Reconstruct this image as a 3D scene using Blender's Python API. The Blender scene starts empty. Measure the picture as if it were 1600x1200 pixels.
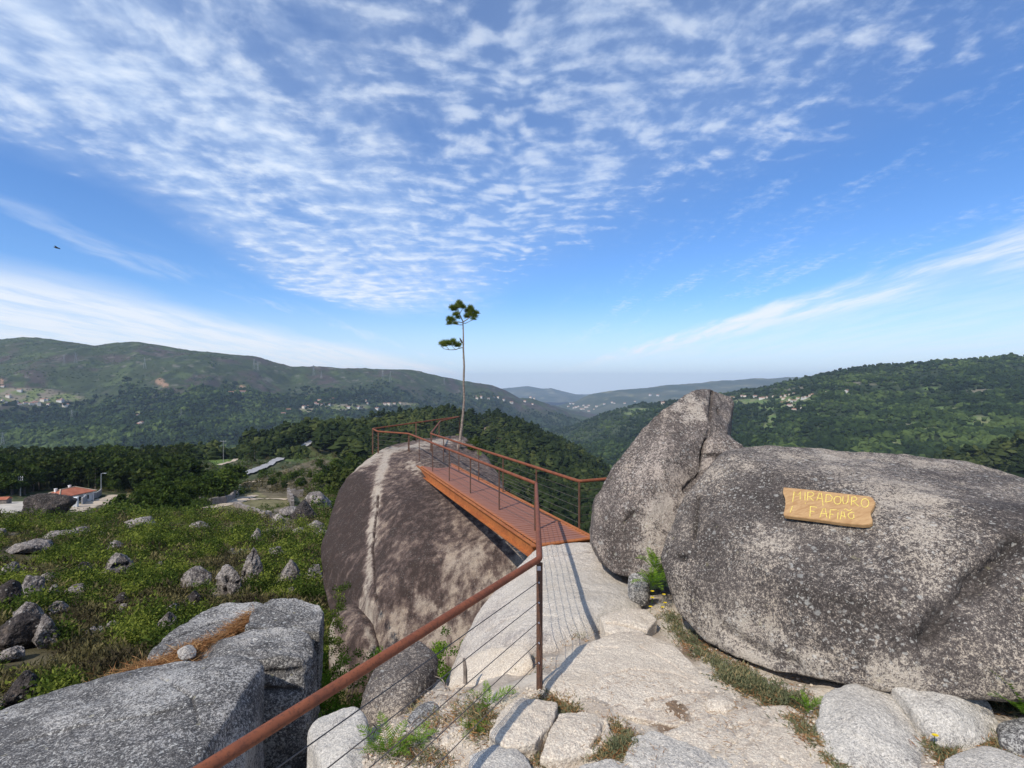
import bpy, bmesh, math, random
import numpy as np
from mathutils import Vector
SC = bpy.context.scene
COL = SC.collection
RNG = np.random.default_rng(11)
random.seed(7)
R = math.radians

# ------------------------------------------------------------------ basics
def P(px, py, Y):                       # a photo direction at a real distance (camera at the origin, looking along +Y)
    return np.array([(px-800)/800*Y, Y, -(py-600)/800*Y])

_pt = np.random.default_rng(5).permutation(256)
_pt = np.concatenate([_pt, _pt, _pt])
_gr = np.random.default_rng(6).normal(size=(256, 3)); _gr /= np.linalg.norm(_gr, axis=1)[:, None]
def perlin(p):
    p = np.asarray(p, float); i = np.floor(p).astype(int); f = p-i; i &= 255
    u = f*f*f*(f*(f*6-15)+10); out = 0
    for dx in (0, 1):
        for dy in (0, 1):
            for dz in (0, 1):
                h = _pt[_pt[_pt[(i[:, 0]+dx) & 255]+((i[:, 1]+dy) & 255)]+((i[:, 2]+dz) & 255)]
                g = _gr[h]; d = f-np.array([dx, dy, dz])
                w = (u[:, 0] if dx else 1-u[:, 0])*(u[:, 1] if dy else 1-u[:, 1])*(u[:, 2] if dz else 1-u[:, 2])
                out = out+w*(g*d).sum(1)
    return out*1.5
def fbm(p, oct=4, gain=.5, ridged=False):
    p = np.asarray(p, float); a = 1; s = 0
    for k in range(oct):
        n = perlin(p*(2.03**k)+k*17.3)
        s = s+a*((1-2*np.abs(n))-.5 if ridged else n); a *= gain
    return s
def sstep(a, b, x):
    t = np.clip((x-a)/(b-a), 0, 1); return t*t*(3-2*t)
def lerp(a, b, t): return a+(b-a)*t

def np_mesh(name, V, F, mat=None, smooth=False, attrs=None, cols=None, mats=None, midx=None):
    """V (n,3); F (m,k) equal-size faces or list of such arrays -> mesh"""
    me = bpy.data.meshes.new(name)
    Fs = F if isinstance(F, list) else [F]
    Fs = [np.asarray(f, np.int32) for f in Fs if len(f)]
    V = np.asarray(V, np.float32)
    me.vertices.add(len(V)); me.vertices.foreach_set('co', V.ravel())
    tot = np.concatenate([np.full(len(f), f.shape[1], np.int32) for f in Fs])
    li = np.concatenate([f.ravel() for f in Fs])
    st = np.concatenate([[0], np.cumsum(tot)[:-1]]).astype(np.int32)
    me.loops.add(len(li)); me.loops.foreach_set('vertex_index', li)
    me.polygons.add(len(tot)); me.polygons.foreach_set('loop_start', st); me.polygons.foreach_set('loop_total', tot)
    for m in (mats or ([mat] if mat else [])): me.materials.append(m)
    if midx is not None: me.polygons.foreach_set('material_index', np.asarray(midx, np.int32))
    me.polygons.foreach_set('use_smooth', np.full(len(tot), bool(smooth)))
    me.update(calc_edges=True)
    for k, v in (attrs or {}).items():
        a = me.attributes.new(k, 'FLOAT', 'POINT'); a.data.foreach_set('value', np.asarray(v, np.float32))
    for k, v in (cols or {}).items():
        a = me.attributes.new(k, 'FLOAT_COLOR', 'POINT')
        v = np.asarray(v, np.float32); v = np.concatenate([v, np.ones((len(v), 1), np.float32)], 1)
        a.data.foreach_set('color', v.ravel())
    return me
def link(name, me, parent=None, loc=None, rot=None):
    o = bpy.data.objects.new(name, me); COL.objects.link(o)
    if parent is not None: o.parent = parent
    if loc is not None: o.location = loc
    if rot is not None: o.rotation_euler = rot
    return o
def tag(o, label=None, cat=None, group=None, kind=None):
    if label: o['label'] = label
    if cat: o['category'] = cat
    if group: o['group'] = group
    if kind: o['kind'] = kind
    return o
def thing(name, label, cat, loc=(0, 0, 0), rotz=0, group=None):
    o = bpy.data.objects.new(name, None); COL.objects.link(o); o.location = loc; o.rotation_euler = (0, 0, rotz)
    o.empty_display_size = .2
    return tag(o, label, cat, group)
def copy_tree(o, parent=None):
    c = o.copy(); COL.objects.link(c)
    if parent is not None: c.parent = parent
    for ch in list(o.children): copy_tree(ch, c)
    return c

class MB:                                # collects boxes, tubes, polygons for one mesh
    def __init__(s): s.V = []; s.F3 = []; s.F4 = []; s.n = 0; s.big = []
    def add(s, V, F):
        V = np.asarray(V, float)
        for f in F:
            f = [i+s.n for i in f]
            (s.F4 if len(f) == 4 else s.F3 if len(f) == 3 else s.big).append(f)
        s.V.append(V); s.n += len(V)
    def box(s, c, size, rz=0, ax=None):
        c = np.asarray(c, float); h = np.asarray(size, float)/2
        q = np.array([[x, y, z] for x in (-1, 1) for y in (-1, 1) for z in (-1, 1)])*h
        if ax is not None: q = q@np.asarray(ax, float)
        else:
            cs, sn = math.cos(rz), math.sin(rz); q = np.stack([q[:, 0]*cs-q[:, 1]*sn, q[:, 0]*sn+q[:, 1]*cs, q[:, 2]], 1)
        s.add(q+c, [(0, 1, 3, 2), (4, 6, 7, 5), (0, 4, 5, 1), (2, 3, 7, 6), (0, 2, 6, 4), (1, 5, 7, 3)])
    def tube(s, pts, r, seg=8, cap=True):
        pts = np.asarray(pts, float); n = len(pts); r = np.full(n, r) if np.isscalar(r) else np.asarray(r, float)
        t = np.gradient(pts, axis=0); t /= np.linalg.norm(t, axis=1)[:, None]+1e-12
        ref = np.array([0, 0, 1.]) if abs(t[:, 2]).mean() < .8 else np.array([1., 0, 0])
        a = np.cross(t, ref); a /= np.linalg.norm(a, axis=1)[:, None]+1e-12; b = np.cross(t, a)
        an = np.arange(seg)*2*math.pi/seg
        V = pts[:, None]+r[:, None, None]*(np.cos(an)[None, :, None]*a[:, None]+np.sin(an)[None, :, None]*b[:, None])
        F = [(i*seg+j, i*seg+(j+1) % seg, (i+1)*seg+(j+1) % seg, (i+1)*seg+j) for i in range(n-1) for j in range(seg)]
        if cap: F += [tuple(range(seg)), tuple((n-1)*seg+j for j in range(seg))[::-1]]
        s.add(V.reshape(-1, 3), F)
    def prism(s, poly, z0, z1):
        n = len(poly); V = [(x, y, z0) for x, y in poly]+[(x, y, z1) for x, y in poly]
        s.add(V, [tuple(range(n))[::-1], tuple(range(n, 2*n))]+[(i, (i+1) % n, n+(i+1) % n, n+i) for i in range(n)])
    def build(s, name, mat, parent=None, smooth=False, loc=None, link_=True):
        me = bpy.data.meshes.new(name)
        V = np.concatenate(s.V)
        me.from_pydata(V.tolist(), [], s.F3+s.F4+s.big); me.materials.append(mat)
        me.polygons.foreach_set('use_smooth', np.full(len(me.polygons), bool(smooth))); me.update()
        bm = bmesh.new(); bm.from_mesh(me); bmesh.ops.recalc_face_normals(bm, faces=bm.faces); bm.to_mesh(me); bm.free()
        if smooth:
            try: me.set_sharp_from_angle(angle=R(40))
            except Exception: pass
        return link(name, me, parent, loc)

# ------------------------------------------------------------------ materials
class G:
    def __init__(s, name, world=False):
        if world: s.t = name
        else:
            s.M = bpy.data.materials.new(name); s.M.use_nodes = True; s.t = s.M.node_tree; s.t.nodes.clear()
    def n(s, typ, **kw):
        nd = s.t.nodes.new(typ)
        for k, v in kw.items(): setattr(nd, k, v)
        return nd
    def put(s, sock, v):
        if v is None: return
        if hasattr(v, 'is_output'): s.t.links.new(v, sock)
        else:
            if hasattr(sock.default_value, '__len__') and not hasattr(v, '__len__'): v = [v]*len(sock.default_value)
            if hasattr(v, '__len__') and len(v) == 3 and len(sock.default_value) == 4: v = tuple(v)+(1,)
            sock.default_value = v
    def m(s, op, a, b=None, c=None, clamp=False):
        nd = s.n('ShaderNodeMath', operation=op, use_clamp=clamp)
        s.put(nd.inputs[0], a); s.put(nd.inputs[1], b); s.put(nd.inputs[2], c); return nd.outputs[0]
    def vm(s, op, a, b=None):
        nd = s.n('ShaderNodeVectorMath', operation=op); s.put(nd.inputs[0], a); s.put(nd.inputs[1], b); return nd.outputs[0]
    def ss(s, x, a, b, o0=0., o1=1.):
        nd = s.n('ShaderNodeMapRange', interpolation_type='SMOOTHSTEP')
        for i, v in enumerate((x, a, b, o0, o1)): s.put(nd.inputs[i], v)
        return nd.outputs[0]
    def mix(s, f, a, b, typ='MIX'):
        nd = s.n('ShaderNodeMix', data_type='RGBA', blend_type=typ); nd.clamp_factor = True
        s.put(nd.inputs[0], f); s.put(nd.inputs[6], a); s.put(nd.inputs[7], b); return nd.outputs[2]
    def noise(s, vec, scale, det=3, rough=.5, dist=0, color=False):
        nd = s.n('ShaderNodeTexNoise'); s.put(nd.inputs['Vector'], vec); nd.inputs['Scale'].default_value = scale
        nd.inputs['Detail'].default_value = det; nd.inputs['Roughness'].default_value = rough; nd.inputs['Distortion'].default_value = dist
        return nd.outputs[1 if color else 0]
    def voro(s, vec, scale, feat='F1', out=0, rnd=1):
        nd = s.n('ShaderNodeTexVoronoi', feature=feat); s.put(nd.inputs['Vector'], vec); nd.inputs['Scale'].default_value = scale
        nd.inputs['Randomness'].default_value = rnd; return nd.outputs[out]
    def obj(s): return s.n('ShaderNodeTexCoord').outputs['Object']
    def attr(s, name, out='Fac'): return s.n('ShaderNodeAttribute', attribute_name=name).outputs[out]
    def scale(s, vec, sc): return s.vm('MULTIPLY', vec, sc)
    def bump(s, h, st=.5, d=.01, nrm=None):
        nd = s.n('ShaderNodeBump'); nd.inputs['Strength'].default_value = st; nd.inputs['Distance'].default_value = d
        s.put(nd.inputs['Height'], h)
        if nrm is not None: s.put(nd.inputs['Normal'], nrm)
        return nd.outputs[0]
    def bsdf(s, col, rough=.8, nrm=None, metal=0., spec=.3):
        nd = s.n('ShaderNodeBsdfPrincipled'); s.put(nd.inputs['Base Color'], col); s.put(nd.inputs['Roughness'], rough)
        s.put(nd.inputs['Metallic'], metal); s.put(nd.inputs['Specular IOR Level'], spec)
        if nrm is not None: s.put(nd.inputs['Normal'], nrm)
        o = s.n('ShaderNodeOutputMaterial'); s.t.links.new(nd.outputs[0], o.inputs[0]); return s.M
# ------------------------------------------------------------------ camera, sun, sky, air
cam = bpy.data.cameras.new('camera'); cam.sensor_width = 36; cam.lens = 18; cam.clip_start = .05; cam.clip_end = 60000
camo = bpy.data.objects.new('camera', cam); COL.objects.link(camo); camo.rotation_euler = (R(90), 0, 0); SC.camera = camo
SUN_EL = R(46); SUN_DIR = Vector((.565, .825, 0)).normalized()*math.cos(SUN_EL)+Vector((0, 0, -math.sin(SUN_EL)))
sun = bpy.data.lights.new('sun', 'SUN'); sun.energy = 4.6; sun.angle = R(.5); sun.color = (1, .94, .84)
suno = bpy.data.objects.new('sun', sun); COL.objects.link(suno); suno.rotation_euler = SUN_DIR.to_track_quat('-Z', 'Y').to_euler(); suno.location = (-20, -20, 30)
SC.view_settings.view_transform = 'Standard'; SC.view_settings.look = 'None'; SC.view_settings.exposure = 0; SC.view_settings.gamma = 1
SC.view_settings.use_curve_mapping = False
SC.cycles.max_bounces = 6; SC.cycles.diffuse_bounces = 3; SC.cycles.glossy_bounces = 2; SC.cycles.transparent_max_bounces = 8
SC.cycles.volume_bounces = 0; SC.cycles.use_denoising = True; SC.cycles.sample_clamp_indirect = 5

world = bpy.data.worlds.new('World'); SC.world = world; world.use_nodes = True
g = G(world.node_tree, True); g.t.nodes.clear()
D = g.n('ShaderNodeTexCoord').outputs['Generated']
sep = g.n('ShaderNodeSeparateXYZ'); g.put(sep.inputs[0], D); dx, dy, dz = sep.outputs
sky = g.n('ShaderNodeTexSky', sky_type='NISHITA', sun_disc=False); sky.sun_elevation = SUN_EL
sky.sun_rotation = math.atan2(-SUN_DIR.x, -SUN_DIR.y); sky.altitude = 700; sky.air_density = 1.0; sky.dust_density = .6; sky.ozone_density = 2.2
zc = g.m('MAXIMUM', dz, .02); zq = g.m('ADD', zc, .07)
u = g.m('DIVIDE', dx, zc); v = g.m('DIVIDE', dy, zc)
def cxyz(a, b, c=0.):
    nd = g.n('ShaderNodeCombineXYZ'); g.put(nd.inputs[0], a); g.put(nd.inputs[1], b); g.put(nd.inputs[2], c); return nd.outputs[0]
UV = g.vm('MULTIPLY', cxyz(g.m('DIVIDE', dx, zq), g.m('DIVIDE', dy, zq)), (1.15, 1.15, 1))
nl = g.noise(UV, .55, 2)
nlc = g.m('SUBTRACT', nl, .5)
wrp = g.vm('ADD', UV, g.scale(g.vm('SUBTRACT', g.noise(UV, 1.6, 2, color=True), (.5, .5, .5)), (.22, .22, 0)))
cells = g.noise(g.scale(wrp, (1.0, 1.0, 1)), 6.3, 5, .52)
cells2 = g.noise(g.scale(wrp, (1.0, 1.15, 1)), 11, 3, .5)
fine = g.noise(UV, 16, 5, .65)
strk = g.noise(g.scale(wrp, (2.2, .42, 1)), 1.5, 5, .62)
uw = g.m('ADD', u, g.m('MULTIPLY', nlc, 1.1))
mL = g.ss(uw, -2.45, -1.75)
edge = g.m('SUBTRACT', 1.3, g.m('MULTIPLY', g.m('SUBTRACT', v, 1.4), .45))
mR = g.ss(g.m('SUBTRACT', uw, edge), -.9, .9, 1, 0)
mF = g.ss(v, 5.2, 8.2, 1, 0)
mMain = g.m('MULTIPLY', g.m('MULTIPLY', mL, mR), mF)
# altocumulus cells
cmix = g.m('ADD', g.m('MULTIPLY', cells, .64), g.m('MULTIPLY', cells2, .36))
thr = g.m('ADD', g.m('ADD', .488, g.m('MULTIPLY', g.m('SUBTRACT', 1., mMain), .16)), g.m('MULTIPLY', nlc, -.55))
cl = g.ss(g.m('SUBTRACT', g.m('ADD', cmix, g.m('MULTIPLY', g.m('SUBTRACT', fine, .5), .2)), thr), -.08, .17)
clA = g.m('MULTIPLY', cl, g.m('MULTIPLY', g.ss(mMain, 0, .35), .56))
# denser veil along the left edge of the field
veil = g.m('MULTIPLY', g.m('MULTIPLY', g.ss(uw, -2.35, -1.7), g.ss(uw, -1.25, .1, 1, 0)), mF)
veilA = g.m('MULTIPLY', veil, g.ss(g.m("ADD", g.m("MULTIPLY", strk, .5), g.m("MULTIPLY", cells, .5)), .34, .68, .10, .72))
# faint overall veil inside the field
hazeA = g.m('MULTIPLY', mMain, g.ss(nl, .35, .7, .06, .3))
# sheet low on the left, band low on the right
lsA = g.m('MULTIPLY', g.ss(g.m('ADD', uw, g.m('MULTIPLY', g.m('SUBTRACT', strk, .5), 1.5)), -3.7, -5.2), g.ss(strk, .3, .62, .35, .85))
l2A = g.m('MULTIPLY', g.m('MULTIPLY', g.ss(u, -3.5, -3.1), g.ss(u, -2.5, -2.85, 0, 1)), g.ss(strk, .45, .7, 0, .3))
us = g.m('ADD', u, g.m('ADD', g.m('MULTIPLY', g.m('SUBTRACT', strk, .5), 1.0), g.m('MULTIPLY', nlc, .5)))
rbA = g.m('MULTIPLY', g.m('MULTIPLY', g.ss(us, 3.05, 3.75), g.ss(us, 4.0, 5.2, 1, .3)), g.ss(strk, .34, .64, .22, .88))
rbF = g.m('MULTIPLY', rbA, g.ss(v, 15, 26, 1, .3))
# wisps on the right above the band
wisp = g.m('MULTIPLY', g.m('MULTIPLY', g.ss(u, .4, 1.2), g.ss(u, 2.9, 3.4, 1, 0)), g.ss(g.m('ADD', g.m('MULTIPLY', strk, .6), g.m('MULTIPLY', fine, .4)), .5, .72, 0, .42))
wispA = g.m('MULTIPLY', wisp, g.ss(v, 9, 16, 1, .2))
tot = None
for a in (clA, veilA, hazeA, lsA, l2A, rbF, wispA):
    inv = g.m('SUBTRACT', 1., a)
    tot = inv if tot is None else g.m('MULTIPLY', tot, inv)
alpha = g.m('SUBTRACT', 1., tot, clamp=True)
alpha = g.m('MULTIPLY', alpha, g.ss(dz, .0, .03))
hz = g.m('MULTIPLY', g.ss(dz, .17, -.02), .85)                   # pale air low over the horizon
hsv = g.n('ShaderNodeHueSaturation'); hsv.inputs['Saturation'].default_value = 1.12; hsv.inputs['Value'].default_value = 1.0
g.put(hsv.inputs['Color'], sky.outputs[0])
base = g.mix(hz, g.vm('MULTIPLY', hsv.outputs[0], (.82, 1.06, 1.36)), (6.1, 6.9, 7.9))
ccol = g.mix(g.ss(cmix, .4, .75), (4.9, 6.1, 8.0), (7.0, 7.6, 8.4))
ccol = g.mix(g.ss(dz, .3, .12), ccol, (7.4, 7.7, 8.1))
colr = g.mix(alpha, base, ccol)
bg = g.n('ShaderNodeBackground'); bg.inputs['Strength'].default_value = .130; g.put(bg.inputs['Color'], colr)
wo = g.n('ShaderNodeOutputWorld'); g.t.links.new(bg.outputs[0], wo.inputs[0])
world.cycles.sampling_method = 'MANUAL'; world.cycles.sample_map_resolution = 512

# ------------------------------------------------------------------ materials
def granite(name, light=(.46, .42, .37), dark=(.105, .09, .082), cover=.5, streak=.0, lichen=.5, warm=.3, width=.10, pale=(.5, .45, .38), salt=1., gs=24, bmp=1., feld=.62):
    """cover: share of dark crust; salt: how gritty the light / dark mix is; gs: grain frequency per metre"""
    g = G(name); co = g.obj()
    wv = g.vm('ADD', co, g.scale(g.vm('SUBTRACT', g.noise(co, 30, 2, color=True), (.5, .5, .5)), (.05, .05, .05)))
    cs = g.scale(co, (1, 1, .3)) if streak > 1 else co
    n1 = g.noise(cs, .8, 4, .62); n2 = g.noise(cs, 4.5, 4, .62); n3 = g.noise(co, gs, 4, .8); n4 = g.noise(co, gs*2.7, 2, .8)
    st = g.noise(g.scale(wv, (4.2, 4.2, .17)), 1.3, 6, .66, .1)
    d = g.m('ADD', g.m('MULTIPLY', g.m('SUBTRACT', n1, .5), 1.45-.65*streak), g.m('MULTIPLY', g.m('SUBTRACT', n2, .5), .6-.3*streak))
    d = g.m('ADD', d, g.m('MULTIPLY', g.m('SUBTRACT', st, .5), 1.35*streak))
    sv = g.m('ADD', g.m('MULTIPLY', g.m('SUBTRACT', n3, .5), 1.5*salt), g.m('MULTIPLY', g.m('SUBTRACT', n4, .5), 1.0*salt))
    d = g.m('ADD', d, g.m('MULTIPLY', sv, g.ss(g.noise(co, 1.1, 3), .33, .67, .8, 1.2)))
    d = g.m('ADD', d, g.m('SUBTRACT', g.m('MULTIPLY', g.attr('stain'), .22), g.m('MULTIPLY', g.attr('pale'), .5)))
    c0 = -(cover-.5)*.9
    k = g.ss(d, c0-width, c0+width)
    deep = g.ss(d, c0+.12, c0+.5)
    lt = g.mix(g.ss(g.noise(co, gs*1.9, 3, .7), .36, .66), tuple(x*.72 for x in light), tuple(min(.8, x*1.16) for x in light))
    lt = g.mix(g.m('MULTIPLY', g.attr('pale'), .7, clamp=True), lt, pale)
    lt = g.mix(g.m('MULTIPLY', g.ss(g.noise(co, 2.1, 3), .42, .7), warm), lt, (.40, .30, .20))
    dk = g.mix(deep, tuple(x*1.45 for x in dark), tuple(x*.62 for x in dark))
    col = g.mix(k, lt, dk)
    mica = g.ss(g.noise(co, gs*3.4, 2, .7), .57, .68)
    col = g.mix(g.m('MULTIPLY', mica, .6), col, (.05, .045, .045))
    f = g.voro(wv, gs*1.25, out=0)
    col = g.mix(g.m('MULTIPLY', g.m('MULTIPLY', g.ss(f, .30, .16), g.ss(n2, .40, .62)), feld), col, (.60, .565, .50))
    lv = g.voro(wv, 7.5, out=0); lm = g.ss(g.noise(co, 1.7, 2), .47, .62)
    col = g.mix(g.m('MULTIPLY', g.m('MULTIPLY', g.ss(lv, .23, .12), lm), .75*lichen), col, (.52, .51, .47))
    lv2 = g.voro(wv, 18, out=0)
    col = g.mix(g.m('MULTIPLY', g.m('MULTIPLY', g.ss(lv2, .30, .16), g.ss(g.noise(co, 3.1, 2), .43, .58)), .8*lichen), col, (.58, .56, .51))
    col = g.mix(g.m('MULTIPLY', g.ss(g.voro(wv, 5, out=0), .12, .06), .4*lichen), col, (.40, .36, .2))
    h = g.m('ADD', g.m('MULTIPLY', n4, .6), g.m('ADD', g.m('MULTIPLY', n3, 1.2), g.m('MULTIPLY', n2, 1.6)))
    return g.bsdf(col, .9, g.bump(h, .9, .028*bmp*24/gs), spec=.2)

M_BIG = granite('granite_streaked', (.33, .25, .19), (.078, .054, .046), .71, 1.45, .15, .15, .26, (.47, .41, .34), .26, 15, feld=.10)
M_DARK = granite('granite_weathered', (.47, .40, .325), (.078, .065, .058), .715, .25, .6, .2, .13, salt=1.2, gs=34)
M_POINT = granite('granite_pointed', (.44, .37, .315), (.080, .065, .058), .66, .5, .45, .2, .14, salt=1.1, gs=30)
M_LIGHT = granite('granite_pale', (.73, .605, .485), (.34, .28, .225), .25, .0, .12, .3, .2, salt=.8, gs=34)
M_SLAB = granite('granite_bridge_slab', (.66, .585, .50), (.25, .215, .19), .32, .2, .3, .15, .18, salt=.9, gs=26)
M_MID = granite('granite_mid', (.50, .46, .41), (.12, .105, .098), .48, .1, .6, .15, .12, salt=1.1, gs=32)
M_GREY = granite('granite_lichen_grey', (.49, .465, .43), (.080, .075, .072), .60, .1, 1.0, .06, .12, salt=1.15, gs=32)
M_PALEG = granite('granite_pale_grey', (.62, .57, .50), (.19, .175, .16), .37, .0, .5, .15, .17, salt=1.0, gs=34)
M_FAR = granite('granite_slope', (.40, .355, .32), (.075, .064, .06), .58, .3, .3, .2, .14, salt=.8, gs=7)
M_FARDARK = granite('granite_slope_dark', (.17, .135, .115), (.034, .028, .026), .74, .4, .05, .25, .16, salt=.7, gs=6)

def foliage(name, c0, c1, c2, trans=.25, rnd=.0, noise=0.):
    g = G(name); t = g.attr('tint')
    if rnd: t = g.m('ADD', t, g.m('MULTIPLY', g.m('SUBTRACT', g.n('ShaderNodeObjectInfo').outputs['Random'], .5), rnd), clamp=True)
    if noise: t = g.m('ADD', t, g.m('MULTIPLY', g.m('SUBTRACT', g.noise(g.obj(), noise, 3), .5), 1.1), clamp=True)
    col = g.mix(g.ss(t, .45, 1.), g.mix(g.ss(t, .0, .55), c0, c1), c2)
    d = g.n('ShaderNodeBsdfDiffuse'); g.put(d.inputs[0], col)
    tr = g.n('ShaderNodeBsdfTranslucent'); g.put(tr.inputs[0], g.mix(.5, col, g.vm('MULTIPLY', col, (1.3, 1.4, .6))))
    mx = g.n('ShaderNodeMixShader'); mx.inputs[0].default_value = trans
    g.t.links.new(d.outputs[0], mx.inputs[1]); g.t.links.new(tr.outputs[0], mx.inputs[2])
    o = g.n('ShaderNodeOutputMaterial'); g.t.links.new(mx.outputs[0], o.inputs[0]); return g.M
M_BRACKEN = foliage('bracken_leaves', (.030, .042, .012), (.058, .090, .018), (.185, .21, .04), .3)
M_HEATH = foliage('heather_leaves', (.055, .044, .028), (.088, .078, .038), (.17, .145, .065), .15)
M_FERN = foliage('fern_leaves', (.05, .10, .015), (.10, .19, .02), (.2, .29, .04), .35)
M_GRASS = foliage('grass_blades', (.10, .11, .06), (.17, .18, .10), (.33, .25, .13), .25)
M_DRYN = foliage('dry_needles', (.16, .07, .03), (.30, .15, .065), (.46, .29, .14), .1)
M_PINEN = foliage('pine_needles', (.075, .11, .028), (.145, .19, .04), (.26, .28, .07), .42)
M_OAK = foliage('broadleaf_crown', (.024, .038, .011), (.046, .072, .017), (.085, .115, .024), .2, .7)
M_PINE = foliage('pine_crown', (.020, .032, .010), (.036, .052, .014), (.060, .072, .020), .15, .6)
M_FOR = foliage('forest_canopy', (.017, .026, .011), (.033, .046, .016), (.074, .086, .028), .12)
M_FORD = foliage('far_forest_canopy', (.017, .028, .013), (.031, .050, .018), (.082, .115, .034), .12)
M_YEL = foliage('yellow_petals', (.55, .40, .02), (.65, .48, .03), (.7, .55, .05), .2)

def simple(name, col, rough=.7, var=.0, sc=8, metal=0, spec=.3, bump=0):
    g = G(name); co = g.obj(); c = col
    n = g.noise(co, sc, 4, .6)
    if var: c = g.mix(g.ss(n, .3, .7), tuple(x*(1-var) for x in col), tuple(min(1, x*(1+var)) for x in col))
    return g.bsdf(c, rough, g.bump(n, bump, .01) if bump else None, metal, spec)
def rust(name, a, b, c, sc=7):
    g = G(name); co = g.obj()
    n = g.noise(co, sc, 5, .65); n2 = g.noise(co, sc*9, 3, .7)
    col = g.mix(g.ss(n, .35, .65), a, b); col = g.mix(g.m('MULTIPLY', g.ss(n2, .48, .68), .75), col, c)
    return g.bsdf(col, .72, g.bump(n2, .35, .003), 0, .3)
M_RAIL = rust('rusted_tube', (.23, .072, .032), (.165, .052, .026), (.09, .034, .02))
M_POST = rust('rusted_post', (.13, .06, .036), (.085, .045, .03), (.05, .03, .024))
M_BEAM = rust('rusted_beam', (.40, .135, .036), (.29, .09, .027), (.15, .046, .018), 3)
M_DECK = None
def deck_mat():
    g = G('rusted_deck'); co = g.obj(); e = g.attr('edge')
    n = g.noise(co, 5, 5, .65); n2 = g.noise(co, 40, 3, .7)
    worn = g.mix(n2, (.205, .085, .058), (.29, .125, .075)); edge = g.mix(n2, (.43, .15, .05), (.34, .11, .04))
    k = g.ss(g.m('ADD', e, g.m('MULTIPLY', g.m('SUBTRACT', n, .5), .8)), .3, .8)
    return g.bsdf(g.mix(k, worn, edge), .6, g.bump(n2, .3, .003), 0, .35)
M_DECK = deck_mat()
M_CABLE = simple('steel_cable', (.10, .085, .075), .5, .2, 20, .3)
M_PLATE = simple('label_plate', (.55, .5, .5), .5)
def wood_mat():
    g = G('varnished_board'); co = g.obj()
    w = g.noise(g.scale(co, (1.2, 14, 14)), 2.2, 5, .6, .6)
    col = g.mix(g.ss(w, .35, .68), (.44, .275, .13), (.33, .185, .08))
    col = g.mix(g.ss(g.noise(g.scale(co, (2, 30, 30)), 4, 3), .5, .72, 0, .45), col, (.30, .17, .075))
    return g.bsdf(col, .5, g.bump(w, .3, .003), 0, .35)
M_WOOD = wood_mat()
M_CARVE = simple('yellow_lettering', (.66, .54, .14), .6, .2, 60)
M_BARK = simple('pine_bark', (.21, .165, .135), .9, .4, 14, bump=.6)
M_TRUNK = simple('tree_bark', (.12, .095, .075), .9, .4, 5)
M_TWIG = simple('dead_wood', (.20, .16, .13), .9, .45, 12, bump=.4)
M_BIRD = simple('dark_feathers', (.035, .03, .03), .6, .3, 40)
M_WALL = simple('whitewash', (.72, .71, .68), .8, .06, 1.5)
M_WALLC = simple('cream_render', (.60, .54, .45), .8, .1, .5)
M_TILE = None
def tile_mat():
    g = G('clay_roof_tiles'); co = g.obj()
    wv = g.n('ShaderNodeTexWave'); g.put(wv.inputs['Vector'], co); wv.inputs['Scale'].default_value = 2.4; wv.inputs['Distortion'].default_value = .3
    n = g.noise(co, .8, 4)
    col = g.mix(g.ss(n, .35, .65), (.33, .105, .055), (.42, .15, .085))
    col = g.mix(g.m('MULTIPLY', wv.outputs[1], .35), col, (.20, .06, .035))
    return g.bsdf(col, .8)
M_TILE = tile_mat()
M_GLASSD = simple('dark_window', (.03, .035, .04), .25, spec=.5)
M_GREYW = simple('cement_wall', (.30, .29, .28), .9, .2, 1.2)
M_STONEW = granite('dry_stone', (.30, .26, .23), (.10, .085, .075), .5, 0, .2, .2, .2)
M_STEEL = simple('galvanised_steel', (.42, .44, .45), .5, .1, 3, .2)
M_PYL = simple('weathered_steel', (.24, .25, .25), .7, .1, 3)
M_CONC = simple('concrete_pole', (.32, .31, .29), .85, .12, 3)
M_ROAD = simple('pale_road_surface', (.30, .29, .285), .9, .12, .5)
M_TRACK = simple('dirt_track', (.42, .34, .25), .95, .2, .4)
M_YARD = simple('gravel_yard', (.44, .39, .32), .95, .18, .3)

def ground_mat(name, near=True):
    g = G(name); co = g.obj(); c = g.attr('Col', 'Color')
    sc = (6, 40) if near else (.04, .35)
    n = g.noise(co, sc[0], 5, .65); n2 = g.noise(co, sc[1], 3, .7)
    k = g.m('ADD', .55, g.m('ADD', g.m('MULTIPLY', n, .55), g.m('MULTIPLY', n2, .35)))
    col = g.vm('MULTIPLY', c, cx(g, k))
    if near:
        f = g.voro(co, 55, out=0)
        col = g.mix(g.m('MULTIPLY', g.m('MULTIPLY', g.ss(f, .35, .15), g.ss(n, .45, .6)), g.m('MULTIPLY', g.attr('grit'), .8)), col, (.55, .5, .43))
    b = g.bump(g.m('ADD', n2, n), .8 if near else .5, .03 if near else 1.5)
    return g.bsdf(col, .95, b, spec=.1)
def cx(g, k):
    nd = g.n('ShaderNodeCombineXYZ')
    for i in range(3): g.put(nd.inputs[i], k)
    return nd.outputs[0]
M_GROUND = ground_mat('soil_and_grit'); M_HILL = ground_mat('hillside', False)
M_VALLEY = simple('valley_floor_green', (.05, .065, .03), .95, .3, .004)

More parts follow.
